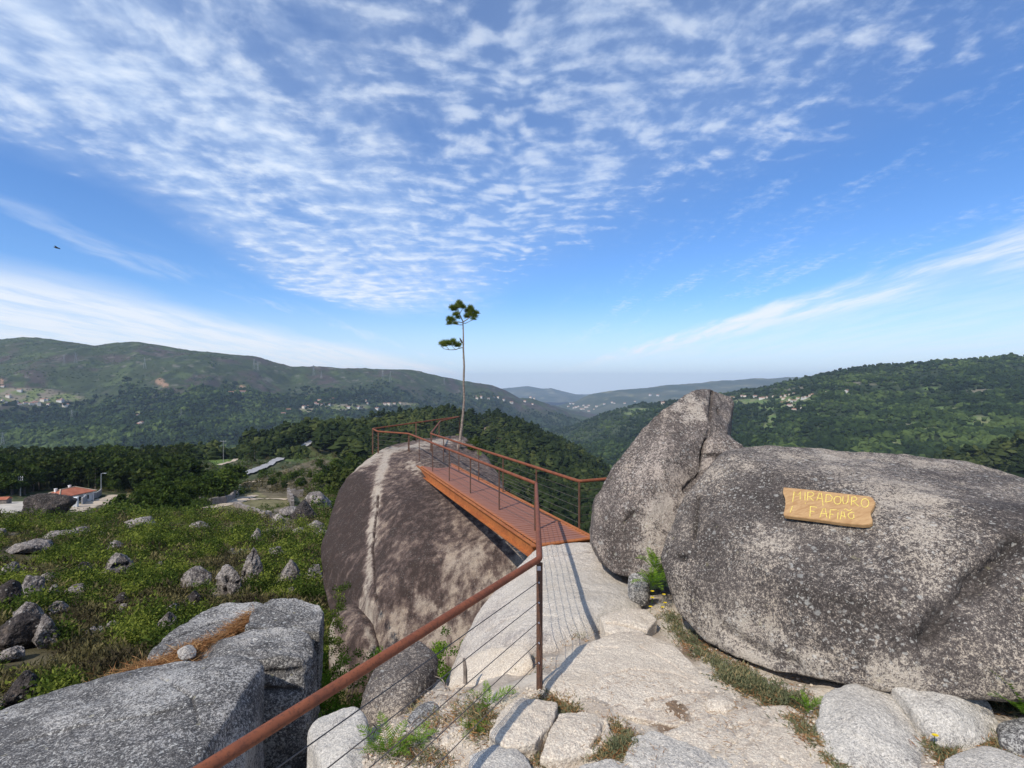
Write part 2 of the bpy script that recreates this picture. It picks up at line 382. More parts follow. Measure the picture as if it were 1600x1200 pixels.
def haze_box():
    bm = bmesh.new(); bmesh.ops.create_cube(bm, size=1)
    me = bpy.data.meshes.new('haze'); bm.to_mesh(me); bm.free()
    o = link('haze', me); o.scale = (44000, 22000, 882); o.location = (0, 7000, -91)
    g = G('valley_air'); pv = g.n('ShaderNodeVolumePrincipled')
    pv.inputs['Color'].default_value = (.62, .78, 1., 1); pv.inputs['Density'].default_value = HAZE_D; pv.inputs['Anisotropy'].default_value = .1
    om = g.n('ShaderNodeOutputMaterial'); g.t.links.new(pv.outputs[0], om.inputs['Volume'])
    me.materials.append(g.M); tag(o, 'thin blue air between the valley sides', 'haze', kind='stuff')
HAZE_D = 5.2e-5
haze_box()
# ------------------------------------------------------------------ terrain
CLEAR = [[(376, 752), (376, 742), (420, 724), (450, 708), (470, 698), (488, 686), (496, 692), (476, 708), (450, 720), (400, 746)], [(306, 699), (330, 692), (378, 696), (382, 716), (345, 731), (328, 722), (306, 714)], [(62, 768), (112, 765), (150, 768), (206, 772), (200, 782), (110, 812), (62, 800)], [(-60, 786), (60, 784), (60, 806), (-60, 806)], [(300, 798), (366, 790), (400, 776), (470, 775), (470, 800), (400, 806)]]
TC = np.array([-1500, -400, 0, 200, 350, 450, 520, 600, 700, 780, 850, 1000, 1200, 1600, 3200.])
TY = np.array([.6, 3, 4.5, 6, 8, 10, 14, 25, 40, 70, 85, 100, 140, 200, 300, 430, 700.])
TZ = np.array([
 [-4, -4, -3.6, -3.4, -3.2, -3, -2.85, -2.72, -2.62, -2.55, -2.53, -2.53, -2.52, -2.45, -2.45],
 [-4.6, -4.6, -4.2, -4.0, -3.7, -3.3, -3.0, -2.82, -2.66, -2.56, -2.53, -2.53, -2.52, -2.45, -2.45],
 [-5, -5, -4.8, -4.7, -4.5, -3.7, -3.2, -3.05, -2.90, -2.70, -2.58, -2.56, -2.54, -2.48, -2.48],
 [-5.5, -5.5, -5.3, -5.3, -5.3, -5.0, -4.4, -3.8, -3.45, -3.2, -2.95, -2.74, -2.68, -2.6, -2.6],
 [-6, -6, -6, -5.9, -5.8, -5.9, -5.8, -5.5, -5.0, -4.4, -3.7, -3.1, -2.9, -2.9, -2.9],
 [-6.5, -6.5, -6.4, -6.3, -6.3, -6.5, -6.7, -6.4, -6.1, -6, -5, -4.4, -4, -4, -4],
 [-7.4, -7.3, -7.3, -7.2, -7.3, -7.6, -8.0, -8, -8, -9, -10, -10, -10, -10, -10],
 [-10, -9.9, -9.9, -9.9, -10, -10.1, -10.6, -11, -13, -17, -20, -22, -24, -24, -24],
 [-13, -13, -13, -13, -13.2, -13.4, -13.8, -15, -22, -30, -32, -36, -38, -38, -38],
 [-19, -18.8, -18.6, -19, -19.2, -19.4, -20, -22, -35, -46, -50, -55, -60, -60, -60],
 [-22.5, -22.0, -21.6, -22.4, -22.6, -22.8, -23.2, -25, -40, -54, -58, -64, -70, -70, -70],
 [-25.6, -25.2, -25.0, -25.6, -25.6, -25.6, -26, -29, -45, -60, -65, -72, -80, -80, -80],
 [-33, -33, -32.9, -32.2, -31.8, -31.6, -32, -36, -55, -75, -80, -95, -110, -110, -110],
 [-41, -40.5, -40, -40, -40, -40, -41, -45, -60, -85, -100, -130, -150, -160, -160],
 [-50, -50, -50.5, -50.5, -50, -50, -50, -52, -65, -98, -130, -170, -190, -200, -200],
 [-62, -61, -60.5, -60, -58, -57, -57, -58, -75, -115, -170, -210, -230, -240, -240],
 [-160, -160, -160, -160, -160, -160, -160, -160, -165, -180, -230, -250, -260, -270, -270]])
# smooth bicubic-ish lookup: linear in px and ln Y after light upsampling
_lY = np.log(TY)
_gc = np.concatenate([np.linspace(-1500, -420, 30), np.arange(-400, 1605, 10), np.linspace(1640, 3200, 40)])
_gl = np.linspace(_lY[0], _lY[-1], 240)
_A = np.stack([np.interp(_gc, TC, r) for r in TZ]); _A = np.stack([np.interp(_gl, _lY, _A[:, j]) for j in range(len(_gc))], 1)
for _ in range(10):
    _A[1:-1] = .25*_A[:-2]+.5*_A[1:-1]+.25*_A[2:]; _A[:, 1:-1] = .25*_A[:, :-2]+.5*_A[:, 1:-1]+.25*_A[:, 2:]
def ground_z(X, Y):
    X = np.atleast_1d(np.asarray(X, float)); Y = np.atleast_1d(np.asarray(Y, float))
    c = np.clip(800+800*X/Y, _gc[0], _gc[-1]); l = np.clip(np.log(Y), _gl[0], _gl[-1]-1e-6)
    fi = (l-_gl[0])/(_gl[1]-_gl[0]); i = np.minimum(fi.astype(int), len(_gl)-2); fi = fi-i
    j = np.clip(np.searchsorted(_gc, c)-1, 0, len(_gc)-2); fj = (c-_gc[j])/(_gc[j+1]-_gc[j])
    z = (_A[i, j]*(1-fi)+_A[i+1, j]*fi)*(1-fj)+(_A[i, j+1]*(1-fi)+_A[i+1, j+1]*fi)*fj
    p = np.stack([X, Y, np.zeros_like(X)], 1)
    near = sstep(12, 7, Y)
    z = z+near*(fbm(p*2.2, 4)*.06)+(1-near)*(fbm(p*.16, 3)*.35*sstep(8, 20, Y)+fbm(p*.9, 3)*.10)*sstep(700, 300, Y)
    z = z+fbm(p*.02+3.3, 4)*1.2*sstep(80, 240, Y)
    return z
def gz(x, y): return float(ground_z([x], [y])[0])
def on_ground(px, py, y0=3., y1=690.):
    a, b = math.log(y0), math.log(y1); y = y1
    for n in (160, 24):
        ys = np.exp(np.linspace(a, b, n)); xs = (px-800)/800*ys
        k = np.nonzero(-(py-600)/800*ys-ground_z(xs, ys) <= 0)[0]
        if not len(k): break
        y = ys[k[0]]; a, b = math.log(ys[max(0, k[0]-1)]), math.log(y)
    return np.array([(px-800)/800*y, y, gz((px-800)/800*y, y)])

def grid_faces(nr, nc):
    i = np.arange(nr-1)[:, None]*nc+np.arange(nc-1)[None]
    return np.stack([i, i+1, i+1+nc, i+nc], -1).reshape(-1, 4)
def in_poly(x, y, poly):
    x = np.asarray(x); y = np.asarray(y); ins = np.zeros(x.shape, bool); n = len(poly)
    for a in range(n):
        (x0, y0), (x1, y1) = poly[a], poly[(a+1) % n]
        c = ((y0 > y) != (y1 > y)) & (x < (x1-x0)*(y-y0)/((y1-y0) or 1e-9)+x0); ins ^= c
    return ins

cols = np.concatenate([np.linspace(-1500, -110, 60), np.arange(-100, 1010, 3.5), np.arange(1012, 1640, 9), np.linspace(1660, 3200, 50)])
rows = np.exp(np.linspace(math.log(.6), math.log(700), 430))
XX = (cols[None]-800)/800*rows[:, None]; YY = np.repeat(rows[:, None], len(cols), 1)
ZZ = ground_z(XX.ravel(), YY.ravel()); V = np.stack([XX.ravel(), YY.ravel(), ZZ], 1)
pxv = 800+800*V[:, 0]/V[:, 1]; pyv = 600-800*V[:, 2]/V[:, 1]; Yv = V[:, 1]
n1 = fbm(V*[.35, .35, 0]+9, 3); n2 = fbm(V*[.05, .05, 0]+4, 3); n3 = fbm(V*[2.5, 2.5, 0], 3)
def C(*c): return np.array(c)[None]
def mixc(a, b, t): return a+(b-a)*t[:, None]
col = np.repeat(C(.40, .335, .27), len(V), 0)                                    # gritty soil on the ledge
col = mixc(col, C(.54, .47, .385), sstep(-.2, .3, n3))
col = mixc(col, C(.20, .14, .095), sstep(.25, .55, fbm(V*[1.3, 1.3, 0]+30, 3)))
hill = mixc(np.repeat(C(.075, .065, .035), len(V), 0), C(.15, .125, .075), sstep(-.1, .5, n1))
hill = mixc(hill, C(.26, .22, .17), sstep(.35, .6, n1))
rav = sstep(-3.3, -4.2, V[:, 2]+np.minimum(0, 0*Yv))
col = mixc(col, hill, np.maximum(sstep(9, 12, Yv), rav*.0+sstep(5.5, 7.5, Yv)*sstep(760, 700, pxv)))
far = mixc(np.repeat(C(.030, .042, .016), len(V), 0), C(.062, .070, .030), sstep(-.2, .4, n2))
far = mixc(far, C(.11, .10, .055), sstep(.1, .5, n1))
col = mixc(col, far, sstep(85, 110, Yv))
for poly, c in (([(150, 790), (200, 770), (520, 770), (520, 850), (440, 845), (250, 830)], (.17, .15, .075)),      # dry grass
                ([(405, 815), (430, 795), (490, 790), (490, 822), (440, 828)], (.17, .14, .11)),
                ([(310, 712), (330, 692), (372, 690), (380, 712), (340, 728)], (.10, .15, .035)),
                ([(440, 700), (520, 700), (520, 728), (440, 720)], (.075, .10, .03)),
                ([(380, 755), (500, 715), (560, 735), (520, 775), (420, 778)], (.13, .105, .065)),
                ([(175, 738), (270, 735), (270, 762), (180, 768)], (.09, .14, .035))):
    m = in_poly(pxv, pyv, poly)*(Yv > 60); col = mixc(col, np.array(c)[None]*(1+.5*n1[:, None]), m*.9)
gme = np_mesh('ground', V, grid_faces(len(rows), len(cols)), M_GROUND, True, {'grit': sstep(9, 6, Yv)}, {'Col': np.clip(col, .01, .9)})
ground = tag(link('ground', gme), 'gritty ledge and scrub covered slope falling to the valley', 'ground', kind='structure')

# valley floor far below, out to the horizon
vr = np.concatenate([[-6000], np.linspace(60, 26000, 90)]); vc = np.linspace(-21000, 21000, 80)
VX, VY = np.meshgrid(vc, vr); VV = np.stack([VX.ravel(), VY.ravel(), np.full(VX.size, -520.)], 1); VV[:, 2] += fbm(VV/3000, 3)*12
tag(link('valley', np_mesh('valley', VV, grid_faces(len(vr), len(vc)), M_VALLEY, True)), 'green valley floor far below', 'valley', kind='structure')

class Layer:
    """a hillside between contour lines; each contour = [(px, py, Y)...]"""
    def __init__(s, name, label, contours, px0, px1, step, nrow, relief, rfreq, ridge_noise, colf, seed=0, dense=None):
        cs = np.arange(px0, px1+step, step)
        K = len(contours); arr = []
        for ct in contours:
            a = np.array(ct, float); arr.append((np.interp(cs, a[:, 0], a[:, 1]), np.interp(cs, a[:, 0], a[:, 2])))
        Vs = []
        for k in range(K-1):
            m = nrow[k]; t = np.linspace(0, 1, m, endpoint=(k == K-2))
            Y0, Y1 = arr[k][1], arr[k+1][1]; z0 = -(arr[k][0]-600)/800*Y0; z1 = -(arr[k+1][0]-600)/800*Y1
            Yg = Y0[None]+(Y1-Y0)[None]*t[:, None]; Zg = z0[None]+(z1-z0)[None]*t[:, None]
            w = np.full(Yg.shape, 1.)*(.35 if k == K-1 else 1)
            Vs.append(np.stack([(cs-800)[None]/800*Yg, Yg, Zg, np.full(Yg.shape, k+0.)+t[:, None]], -1))
        A = np.concatenate(Vs, 0); s.nr, s.nc = A.shape[:2]
        for _ in range(2): A[1:-1, :, 2] = .25*A[:-2, :, 2]+.5*A[1:-1, :, 2]+.25*A[2:, :, 2]
        V = A.reshape(-1, 4); q = V[:, 3]; V = V[:, :3].copy()
        ridx = K-2 if True else 0
        nearridge = np.exp(-((q-ridx)/.16)**2)
        n = fbm(V*[rfreq, rfreq*.6, 0]+seed, 5, .5, True)
        V[:, 2] += n*relief*(1-.88*nearridge)
        V[:, 2] += fbm(V*[rfreq*6, rfreq*2, 0]+seed*2, 4)*ridge_noise+np.maximum(0, fbm(V*[rfreq*22, rfreq*8, 0]+seed*3, 3))*ridge_noise*1.1*nearridge
        s.V = V; s.q = q; s.px = 800+800*V[:, 0]/V[:, 1]; s.py = 600-800*V[:, 2]/V[:, 1]; s.front = q <= ridx+.02
        s.col, s.den = colf(s)
        me = np_mesh(name, V, grid_faces(s.nr, s.nc), M_HILL, True, {}, {'Col': np.clip(s.col, .005, .9)})
        s.o = tag(link(name, me), label, 'hill', kind='structure')
    def at(s, px, py):
        d = (s.px-px)**2+(s.py-py)**2+np.where(s.front, 0, 1e6); k = int(np.argmin(d)); return s.V[k]
    def sample(s, n, rng):
        # roughly even over what the camera sees
        w = s.den*s.front; A = s.V.reshape(s.nr, s.nc, 3)
        sx = np.abs(np.gradient(s.px.reshape(s.nr, s.nc), axis=1)); sy = np.abs(np.gradient(A[..., 1], axis=0))
        w = w*(sx*np.abs(np.gradient(A[..., 1], axis=0))/A[..., 1]**1.2).ravel()
        k = rng.choice(len(w), n, p=w/w.sum())
        du = rng.random((n, 2))-.5
        i, j = np.divmod(k, s.nc); i2 = np.clip(i+np.sign(du[:, 0]).astype(int), 0, s.nr-1); j2 = np.clip(j+np.sign(du[:, 1]).astype(int), 0, s.nc-1)
        a = A[i, j]; return a+(A[i2, j]-a)*np.abs(du[:, :1])+(A[i, j2]-a)*np.abs(du[:, 1:]), k

def blobmask(px, py, blobs):
    m = np.zeros(len(px))
    for bx, by, rx, ry in blobs: m = np.maximum(m, np.exp(-(((px-bx)/rx)**2+((py-by)/ry)**2)))
    return m

# wooded ridge beyond the big boulder
def colC(s):
    V = s.V; n = fbm(V/60., 4)
    c = mixc(np.repeat(C(.035, .045, .018), len(V), 0), C(.09, .08, .045), sstep(.0, .5, n))
    mead = blobmask(s.px, s.py, [(400, 672, 40, 5), (440, 667, 50, 7), (500, 662, 60, 7), (560, 659, 50, 5)])
    c = mixc(c, C(.20, .21, .075), sstep(.3, .6, mead))
    bare = blobmask(s.px, s.py, [(775, 690, 12, 14), (782, 702, 16, 6), (835, 742, 40, 4), (800, 750, 30, 4), (760, 672, 8, 8)])
    c = mixc(c, C(.20, .15, .10), sstep(.4, .8, bare))
    lg = blobmask(s.px, s.py, [(930, 740, 30, 10), (905, 730, 25, 6), (950, 755, 20, 8)])
    c = mixc(c, C(.055, .095, .025), sstep(.3, .7, lg))
    op = blobmask(s.px, s.py, [(450, 713, 14, 7), (462, 707, 12, 6), (474, 700, 12, 6), (487, 692, 10, 6), (480, 712, 24, 9), (505, 716, 26, 9), (345, 704, 34, 9), (365, 712, 20, 8)])
    c = mixc(c, C(.085, .10, .035), sstep(.25, .6, op))
    d = (1-sstep(.2, .45, op))*(.35+sstep(-.5, .2, n)*.65)*(1-sstep(.2, .4, mead))*(1-.85*sstep(.3, .7, np.maximum(bare, lg)))
    return c, d
LC = Layer('hills', 'pine wooded ridge just beyond the big boulder', [
    [(100, 775, 330), (350, 742, 370), (480, 728, 370), (620, 735, 370), (740, 850, 250), (850, 890, 230), (960, 910, 230), (1150, 980, 230)],
    [(100, 752, 400), (350, 725, 430), (480, 695, 470), (620, 688, 500), (740, 740, 470), (850, 775, 430), (960, 820, 400), (1150, 900, 380)],
    [(100, 742, 450), (150, 738, 460), (250, 725, 480), (330, 709, 500), (400, 690, 560), (480, 668, 640), (560, 654, 700), (620, 648, 760), (700, 643, 800), (725, 650, 810), (745, 654, 815), (775, 650, 820), (810, 660, 830), (850, 678, 850), (900, 704, 830), (950, 736, 780), (1000, 770, 720), (1150, 880, 600)],
    [(100, 800, 620), (480, 780, 900), (800, 780, 1150), (1150, 900, 900)]], 100, 1150, 3, [60, 120, 20], 9, 1/110., 1.2, colC, 3)

def colD(s):
    V = s.V; n = fbm(V/350., 5); n2 = fbm(V/120.+7, 4)
    heath = np.interp(s.px, [-700, 0, 120, 250, 400, 560, 720, 890], [.62, .60, .58, .46, .38, .36, .34, .3])      # share of the face under open heath
    t = (s.q-0)/2.
    h = sstep(-.10, .10, t-(1-heath*.75)+.16*n)
    c = mixc(np.repeat(C(.028, .045, .020), len(V), 0), C(.055, .065, .032), sstep(-.2, .5, n2))
    hc = mixc(np.repeat(C(.044, .058, .026), len(V), 0), C(.064, .052, .044), sstep(-.05, .35, n))
    hc = mixc(hc, C(.062, .084, .032), sstep(.05, .45, n2))
    hc = mixc(hc, C(.032, .044, .022), sstep(.0, .4, fbm(V/60.+2, 4)+.3*n2))
    hc = mixc(hc, C(.17, .155, .13), sstep(.42, .7, fbm(V/45.+8, 3))*.6)
    c = mixc(c, hc, h)
    f = blobmask(s.px, s.py, [(30, 612, 70, 7), (80, 622, 60, 8), (25, 625, 60, 9), (230, 645, 22, 5), (95, 618, 20, 5), (185, 622, 14, 3), (540, 636, 45, 6), (620, 632, 40, 4), (480, 641, 26, 4)])
    fc = mixc(np.repeat(C(.13, .155, .055), len(V), 0), C(.20, .17, .12), sstep(-.1, .3, fbm(V/60., 2)))
    c = mixc(c, fc, sstep(.35, .65, f))
    scar = blobmask(s.px, s.py, [(250, 596, 9, 7), (258, 602, 7, 5), (215, 665, 18, 4), (2, 596, 6, 6), (378, 604, 6, 3)])
    c = mixc(c, C(.27, .17, .11), sstep(.45, .7, scar))
    return c, np.maximum(0, 1-1.15*h)*(1-.85*sstep(.3, .6, np.maximum(f, scar)))*(.5+.5*sstep(-.4, .1, n2))
LD = Layer('hills', 'long left mountain, heath above and forest below', [
    [(-800, 800, 1300), (0, 790, 1300), (300, 770, 1400), (500, 740, 1700), (700, 715, 2600), (800, 700, 3000), (890, 698, 3300), (960, 700, 3500), (1060, 705, 3700)],
    [(-800, 640, 2100), (0, 640, 2100), (300, 650, 2200), (500, 650, 2700), (700, 652, 3500), (800, 655, 4100), (890, 668, 4300), (960, 672, 4600), (1060, 675, 4800)],
    [(-800, 500, 3000), (-200, 522, 3000), (0, 530, 3000), (30, 527, 3000), (60, 527, 3020), (110, 535, 3050), (150, 540, 3100), (180, 535, 3150), (215, 533, 3150), (250, 539, 3200), (320, 550, 3300), (400, 557, 3400), (430, 566, 3450), (455, 572, 3500), (500, 571, 3600), (540, 574, 3700), (600, 576, 3900), (655, 579, 4100), (690, 587, 4250), (720, 593, 4400), (770, 602, 4600), (790, 609, 4700), (812, 622, 4800), (830, 621, 4900), (850, 628, 5000), (890, 645, 5300), (930, 652, 5400), (960, 655, 5500), (1060, 657, 5700)],
    [(-800, 580, 4500), (0, 600, 4600), (500, 615, 5200), (800, 630, 6500), (960, 655, 7000), (1060, 660, 7200)]], -800, 1060, 3, [90, 130, 14], 55, 1/900., 5, colD, 11)

def colF(s):
    V = s.V; n = fbm(V/300., 4); n2 = fbm(V/110.+3, 4)
    c = mixc(np.repeat(C(.028, .040, .018), len(V), 0), C(.052, .066, .030), sstep(-.2, .4, n2))
    f = blobmask(s.px, s.py, [(1205, 637, 28, 5), (1235, 634, 22, 4), (1175, 628, 40, 6), (1240, 625, 40, 8), (1207, 655, 10, 10), (1200, 668, 9, 10), (1430, 664, 22, 6), (1460, 672, 30, 6), (1400, 690, 14, 8), (1530, 660, 30, 14), (1480, 640, 30, 7), (1455, 607, 20, 3), (1000, 640, 22, 3), (985, 646, 14, 3)])
    c = mixc(c, mixc(np.repeat(C(.10, .15, .045), len(V), 0), C(.18, .19, .09), sstep(-.1, .3, fbm(V/40., 2))), sstep(.4, .7, f)*.9)
    bare = blobmask(s.px, s.py, [(1535, 685, 9, 3), (1420, 664, 9, 3), (1345, 598, 30, 7), (1560, 612, 60, 6), (1240, 608, 40, 4), (1480, 570, 40, 3)])*sstep(-.25, .25, fbm(V/45., 3))
    c = mixc(c, C(.20, .175, .13), sstep(.25, .7, bare)*.7)
    return c, (1-.9*sstep(.4, .6, f))*(1-.7*sstep(.3, .6, bare))*(.35+.65*sstep(-.3, .15, n2))
LF = Layer('hills', 'forested right mountain with a hillside village', [
    [(850, 760, 1300), (1000, 830, 900), (1150, 800, 800), (1400, 790, 800), (1600, 770, 800), (2500, 760, 800)],
    [(850, 685, 2800), (1000, 680, 2000), (1150, 668, 1600), (1300, 650, 1500), (1400, 648, 1450), (1600, 640, 1400), (2500, 620, 1300)],
    [(850, 680, 3600), (890, 668, 3500), (920, 655, 3350), (950, 644, 3200), (1000, 630, 3000), (1050, 628, 2850), (1090, 624, 2750), (1130, 617, 2650), (1180, 607, 2550), (1230, 597, 2500), (1260, 590, 2450), (1320, 577, 2350), (1350, 573, 2300), (1400, 569, 2250), (1500, 563, 2200), (1560, 558, 2150), (1600, 555, 2150), (1900, 535, 2100), (2500, 520, 2000)],
    [(850, 680, 4500), (1130, 650, 4000), (1600, 620, 3400), (2500, 600, 3000)]], 850, 2500, 3.2, [90, 120, 14], 32, 1/550., 4, colF, 23)

def colG(s):
    V = s.V; n = fbm(V/40., 4)
    return mixc(np.repeat(C(.03, .042, .018), len(V), 0), C(.06, .07, .03), sstep(-.2, .4, n)), np.ones(len(V))
LG = Layer('hills', 'dark near spur low on the right', [
    [(1180, 900, 420), (1600, 860, 420), (2500, 860, 420)],
    [(1180, 830, 520), (1600, 770, 520), (2500, 760, 520)],
    [(1180, 790, 600), (1300, 765, 600), (1400, 742, 610), (1500, 716, 625), (1600, 690, 640), (1900, 650, 640), (2500, 640, 640)],
    [(1180, 900, 800), (1600, 830, 850), (2500, 800, 850)]], 1180, 2500, 4, [20, 40, 8], 8, 1/90., 1.5, colG, 31)

def colE(s):
    V = s.V; n = fbm(V/500., 4)
    c = mixc(np.repeat(C(.05, .065, .04), len(V), 0), C(.09, .095, .06), sstep(-.2, .4, n))
    c = mixc(c, C(.15, .15, .09), sstep(.35, .6, fbm(V/300.+5, 3)))
    return c, np.ones(len(V))
LE = Layer('hills', 'blue middle distance ridge closing the valley', [
    [(820, 690, 6000), (900, 668, 6000), (1000, 655, 6200), (1300, 660, 6500)],
    [(820, 660, 7500), (900, 640, 7500), (1000, 630, 7600), (1300, 620, 8000)],
    [(820, 645, 8200), (870, 634, 8300), (900, 626, 8500), (920, 616, 8600), (945, 611, 8800), (970, 608, 8800), (1010, 606, 9000), (1040, 601, 9100), (1060, 600, 9200), (1095, 598, 9300), (1120, 594, 9400), (1150, 593, 9500), (1180, 590, 9600), (1200, 591, 9700), (1235, 588, 9800), (1300, 590, 9900)],
    [(820, 640, 10500), (1000, 625, 11000), (1300, 620, 11500)]], 820, 1300, 4, [30, 40, 8], 50, 1/1500., 9, colE, 5)
LE2 = Layer('hills', 'faint far blue hills at the end of the valley', [
    [(720, 630, 12500), (850, 630, 12500), (1000, 630, 12500)],
    [(720, 618, 13500), (850, 615, 13500), (1000, 625, 13500)],
    [(720, 612, 14500), (780, 607, 14500), (800, 605, 14500), (823, 603, 14500), (850, 607, 14500), (862, 606, 14500), (880, 611, 14500), (905, 617, 14500), (1000, 622, 14500)],
    [(720, 622, 16500), (1000, 624, 16500)]], 720, 1000, 4, [16, 24, 6], 50, 1/2500., 12, colE, 8)

# ------------------------------------------------------------------ canopies
_t = (1+5**.5)/2
ICO_V = np.array([(-1, _t, 0), (1, _t, 0), (-1, -_t, 0), (1, -_t, 0), (0, -1, _t), (0, 1, _t), (0, -1, -_t), (0, 1, -_t), (_t, 0, -1), (_t, 0, 1), (-_t, 0, -1), (-_t, 0, 1)])/math.sqrt(1+_t*_t)
ICO_F = np.array([(0, 11, 5), (0, 5, 1), (0, 1, 7), (0, 7, 10), (0, 10, 11), (1, 5, 9), (5, 11, 4), (11, 10, 2), (10, 7, 6), (7, 1, 8), (3, 9, 4), (3, 4, 2), (3, 2, 6), (3, 6, 8), (3, 8, 9), (4, 9, 5), (2, 4, 11), (6, 2, 10), (8, 6, 7), (9, 8, 1)])
def blobs(pos, sc, rng, jit=.35):
    """pos (n,3) sc (n,3) -> jittered icosahedra"""
    n = len(pos); V = ICO_V[None]*(1+rng.normal(0, jit, (n, 12, 1)).clip(-.6, .7))
    a = rng.random(n)*6.28; cs, sn = np.cos(a), np.sin(a)
    V = np.stack([V[..., 0]*cs[:, None]-V[..., 1]*sn[:, None], V[..., 0]*sn[:, None]+V[..., 1]*cs[:, None], V[..., 2]], -1)
    V = V*sc[:, None]+pos[:, None]
    F = ICO_F[None]+np.arange(n)[:, None, None]*12
    return V.reshape(-1, 3), F.reshape(-1, 3)
def canopy(name, label, layer, n, h, rng, mat, pine=False, tintc=.4):
    p, k = layer.sample(n, rng)
    H = h*rng.lognormal(-.08, .33, n).clip(.4, 2.); W = H*rng.uniform(.26, .42, n) if pine else H*rng.uniform(.42, .7, n)
    tn = fbm(p/(h*12), 3)+.8*fbm(p/(h*45)+5, 3); tint = np.clip(tintc+.55*tn+rng.normal(0, .2, n), 0, 1)
    if pine:
        c1 = p+np.stack([0*H, 0*H, H*.75], 1); c2 = p+np.stack([W*.3*rng.normal(size=n), W*.3*rng.normal(size=n), H*.5], 1); c3 = p+np.stack([0*H, 0*H, H*.95], 1)
        parts = [(c1, np.stack([W, W, H*.2], 1)), (c2, np.stack([W*1.05, W*1.05, H*.18], 1)), (c3, np.stack([W*.6, W*.6, H*.2], 1))]
    else:
        c1 = p+np.stack([0*H, 0*H, H*.45], 1)
        parts = [(c1, np.stack([W, W, H*.55], 1)), (c1+np.stack([W*.7*rng.normal(size=n), W*.7*rng.normal(size=n), -.05*H], 1), np.stack([W*.7, W*.7, H*.4], 1))]
    Vs, Fs, off = [], [], 0
    for c, s in parts:
        v, f = blobs(c, s, rng, .3); Vs.append(v); Fs.append(f+off); off += len(v)
    T = np.concatenate([np.repeat(tint, 12)]*len(parts))
    if pine:                                                      # bare stems under the crowns
        m = MBq(p, H*.6, np.maximum(.14, H*.018)); Vs.append(m[0]); Fs.append(m[1]+off); T = np.concatenate([T, np.full(len(m[0]), .95)])
    me = np_mesh(name, np.concatenate(Vs), np.concatenate(Fs), mat, False, {'tint': T})
    return tag(link(name, me), label, 'forest', kind='stuff')
def MBq(p, h, r):                         # three-sided stems
    n = len(p); a = np.arange(3)*2.094
    ring = np.stack([np.cos(a), np.sin(a), 0*a], 1)
    V = np.concatenate([p[:, None]+ring[None]*r[:, None, None], p[:, None]+ring[None]*r[:, None, None]*.7+np.array([0, 0, 1.])*h[:, None, None]], 1)
    f = np.array([(0, 1, 4), (0, 4, 3), (1, 2, 5), (1, 5, 4), (2, 0, 3), (2, 3, 5)])
    return V.reshape(-1, 3), (f[None]+np.arange(n)[:, None, None]*6).reshape(-1, 3)
canopy('forest', 'pine forest covering the ridge beyond the big boulder', LC, 30000, 6.9, np.random.default_rng(1), M_FOR, True, .35)
canopy('forest', 'blue green forest on the lower left mountain', LD, 60000, 11, np.random.default_rng(2), M_FORD, False, .38)
canopy('forest', 'forest on the right mountain around the village', LF, 66000, 8.2, np.random.default_rng(3), M_FORD, False, .33)
canopy('forest', 'dark pine wood on the near right spur', LG, 5000, 10, np.random.default_rng(4), M_FOR, True, .3)

def heath(layer, label, n, h, rng):
    sv = layer.den; layer.den = np.clip(1-1.4*sv, 0, 1)*(.15+.85*sstep(-.15, .2, fbm(layer.V/180.+4, 4))); p, k = layer.sample(n, rng); layer.den = sv
    H = h*rng.uniform(.4, 1.4, n); V, F = blobs(p, np.stack([H, H, H*.5], 1), rng, .35)
    T = np.repeat(np.clip(.68+.4*fbm(p/120., 3)+rng.normal(0, .12, n), 0, 1), 12)
    return tag(link('heath', np_mesh('heath', V, F, M_FORD, False, {'tint': T})), label, 'heath', kind='stuff')
heath(LD, 'low dark scrub dotted over the open left mountain', 16000, 3.6, np.random.default_rng(15))
# ------------------------------------------------------------------ rocks
_ico = {}
def icos(level):
    if level not in _ico:
        V = ICO_V.copy(); F = ICO_F.copy()
        for _ in range(level):
            e = np.concatenate([F[:, [0, 1]], F[:, [1, 2]], F[:, [2, 0]]]); es = np.sort(e, 1)
            key = es[:, 0].astype(np.int64)*(len(V)+1)+es[:, 1]; uq, idx, inv = np.unique(key, return_index=True, return_inverse=True)
            mid = (V[es[idx, 0]]+V[es[idx, 1]])/2; mid /= np.linalg.norm(mid, axis=1)[:, None]
            n = len(F); m = inv.ravel()+len(V); a, b, c = m[:n], m[n:2*n], m[2*n:]
            V = np.concatenate([V, mid])
            F = np.concatenate([np.stack([F[:, 0], a, c], 1), np.stack([F[:, 1], b, a], 1), np.stack([F[:, 2], c, b], 1), np.stack([a, b, c], 1)])
        _ico[level] = (V/np.linalg.norm(V, axis=1)[:, None], F)
    return _ico[level]
def vnormals(V, F):
    n = np.cross(V[F[:, 1]]-V[F[:, 0]], V[F[:, 2]]-V[F[:, 0]]); N = np.zeros_like(V)
    for k in range(3): np.add.at(N, F[:, k], n)
    return N/(np.linalg.norm(N, axis=1)[:, None]+1e-12)
ROCKS = {}
def smooth(V, F, it):
    a = np.concatenate([F[:, 0], F[:, 1], F[:, 2]]); b = np.concatenate([F[:, 1], F[:, 2], F[:, 0]]); n = len(V)
    dg = np.bincount(a, minlength=n)[:, None]
    for _ in range(it): V = .35*V+.65*np.stack([np.bincount(a, V[b, k], n) for k in range(3)], 1)/dg
    return V
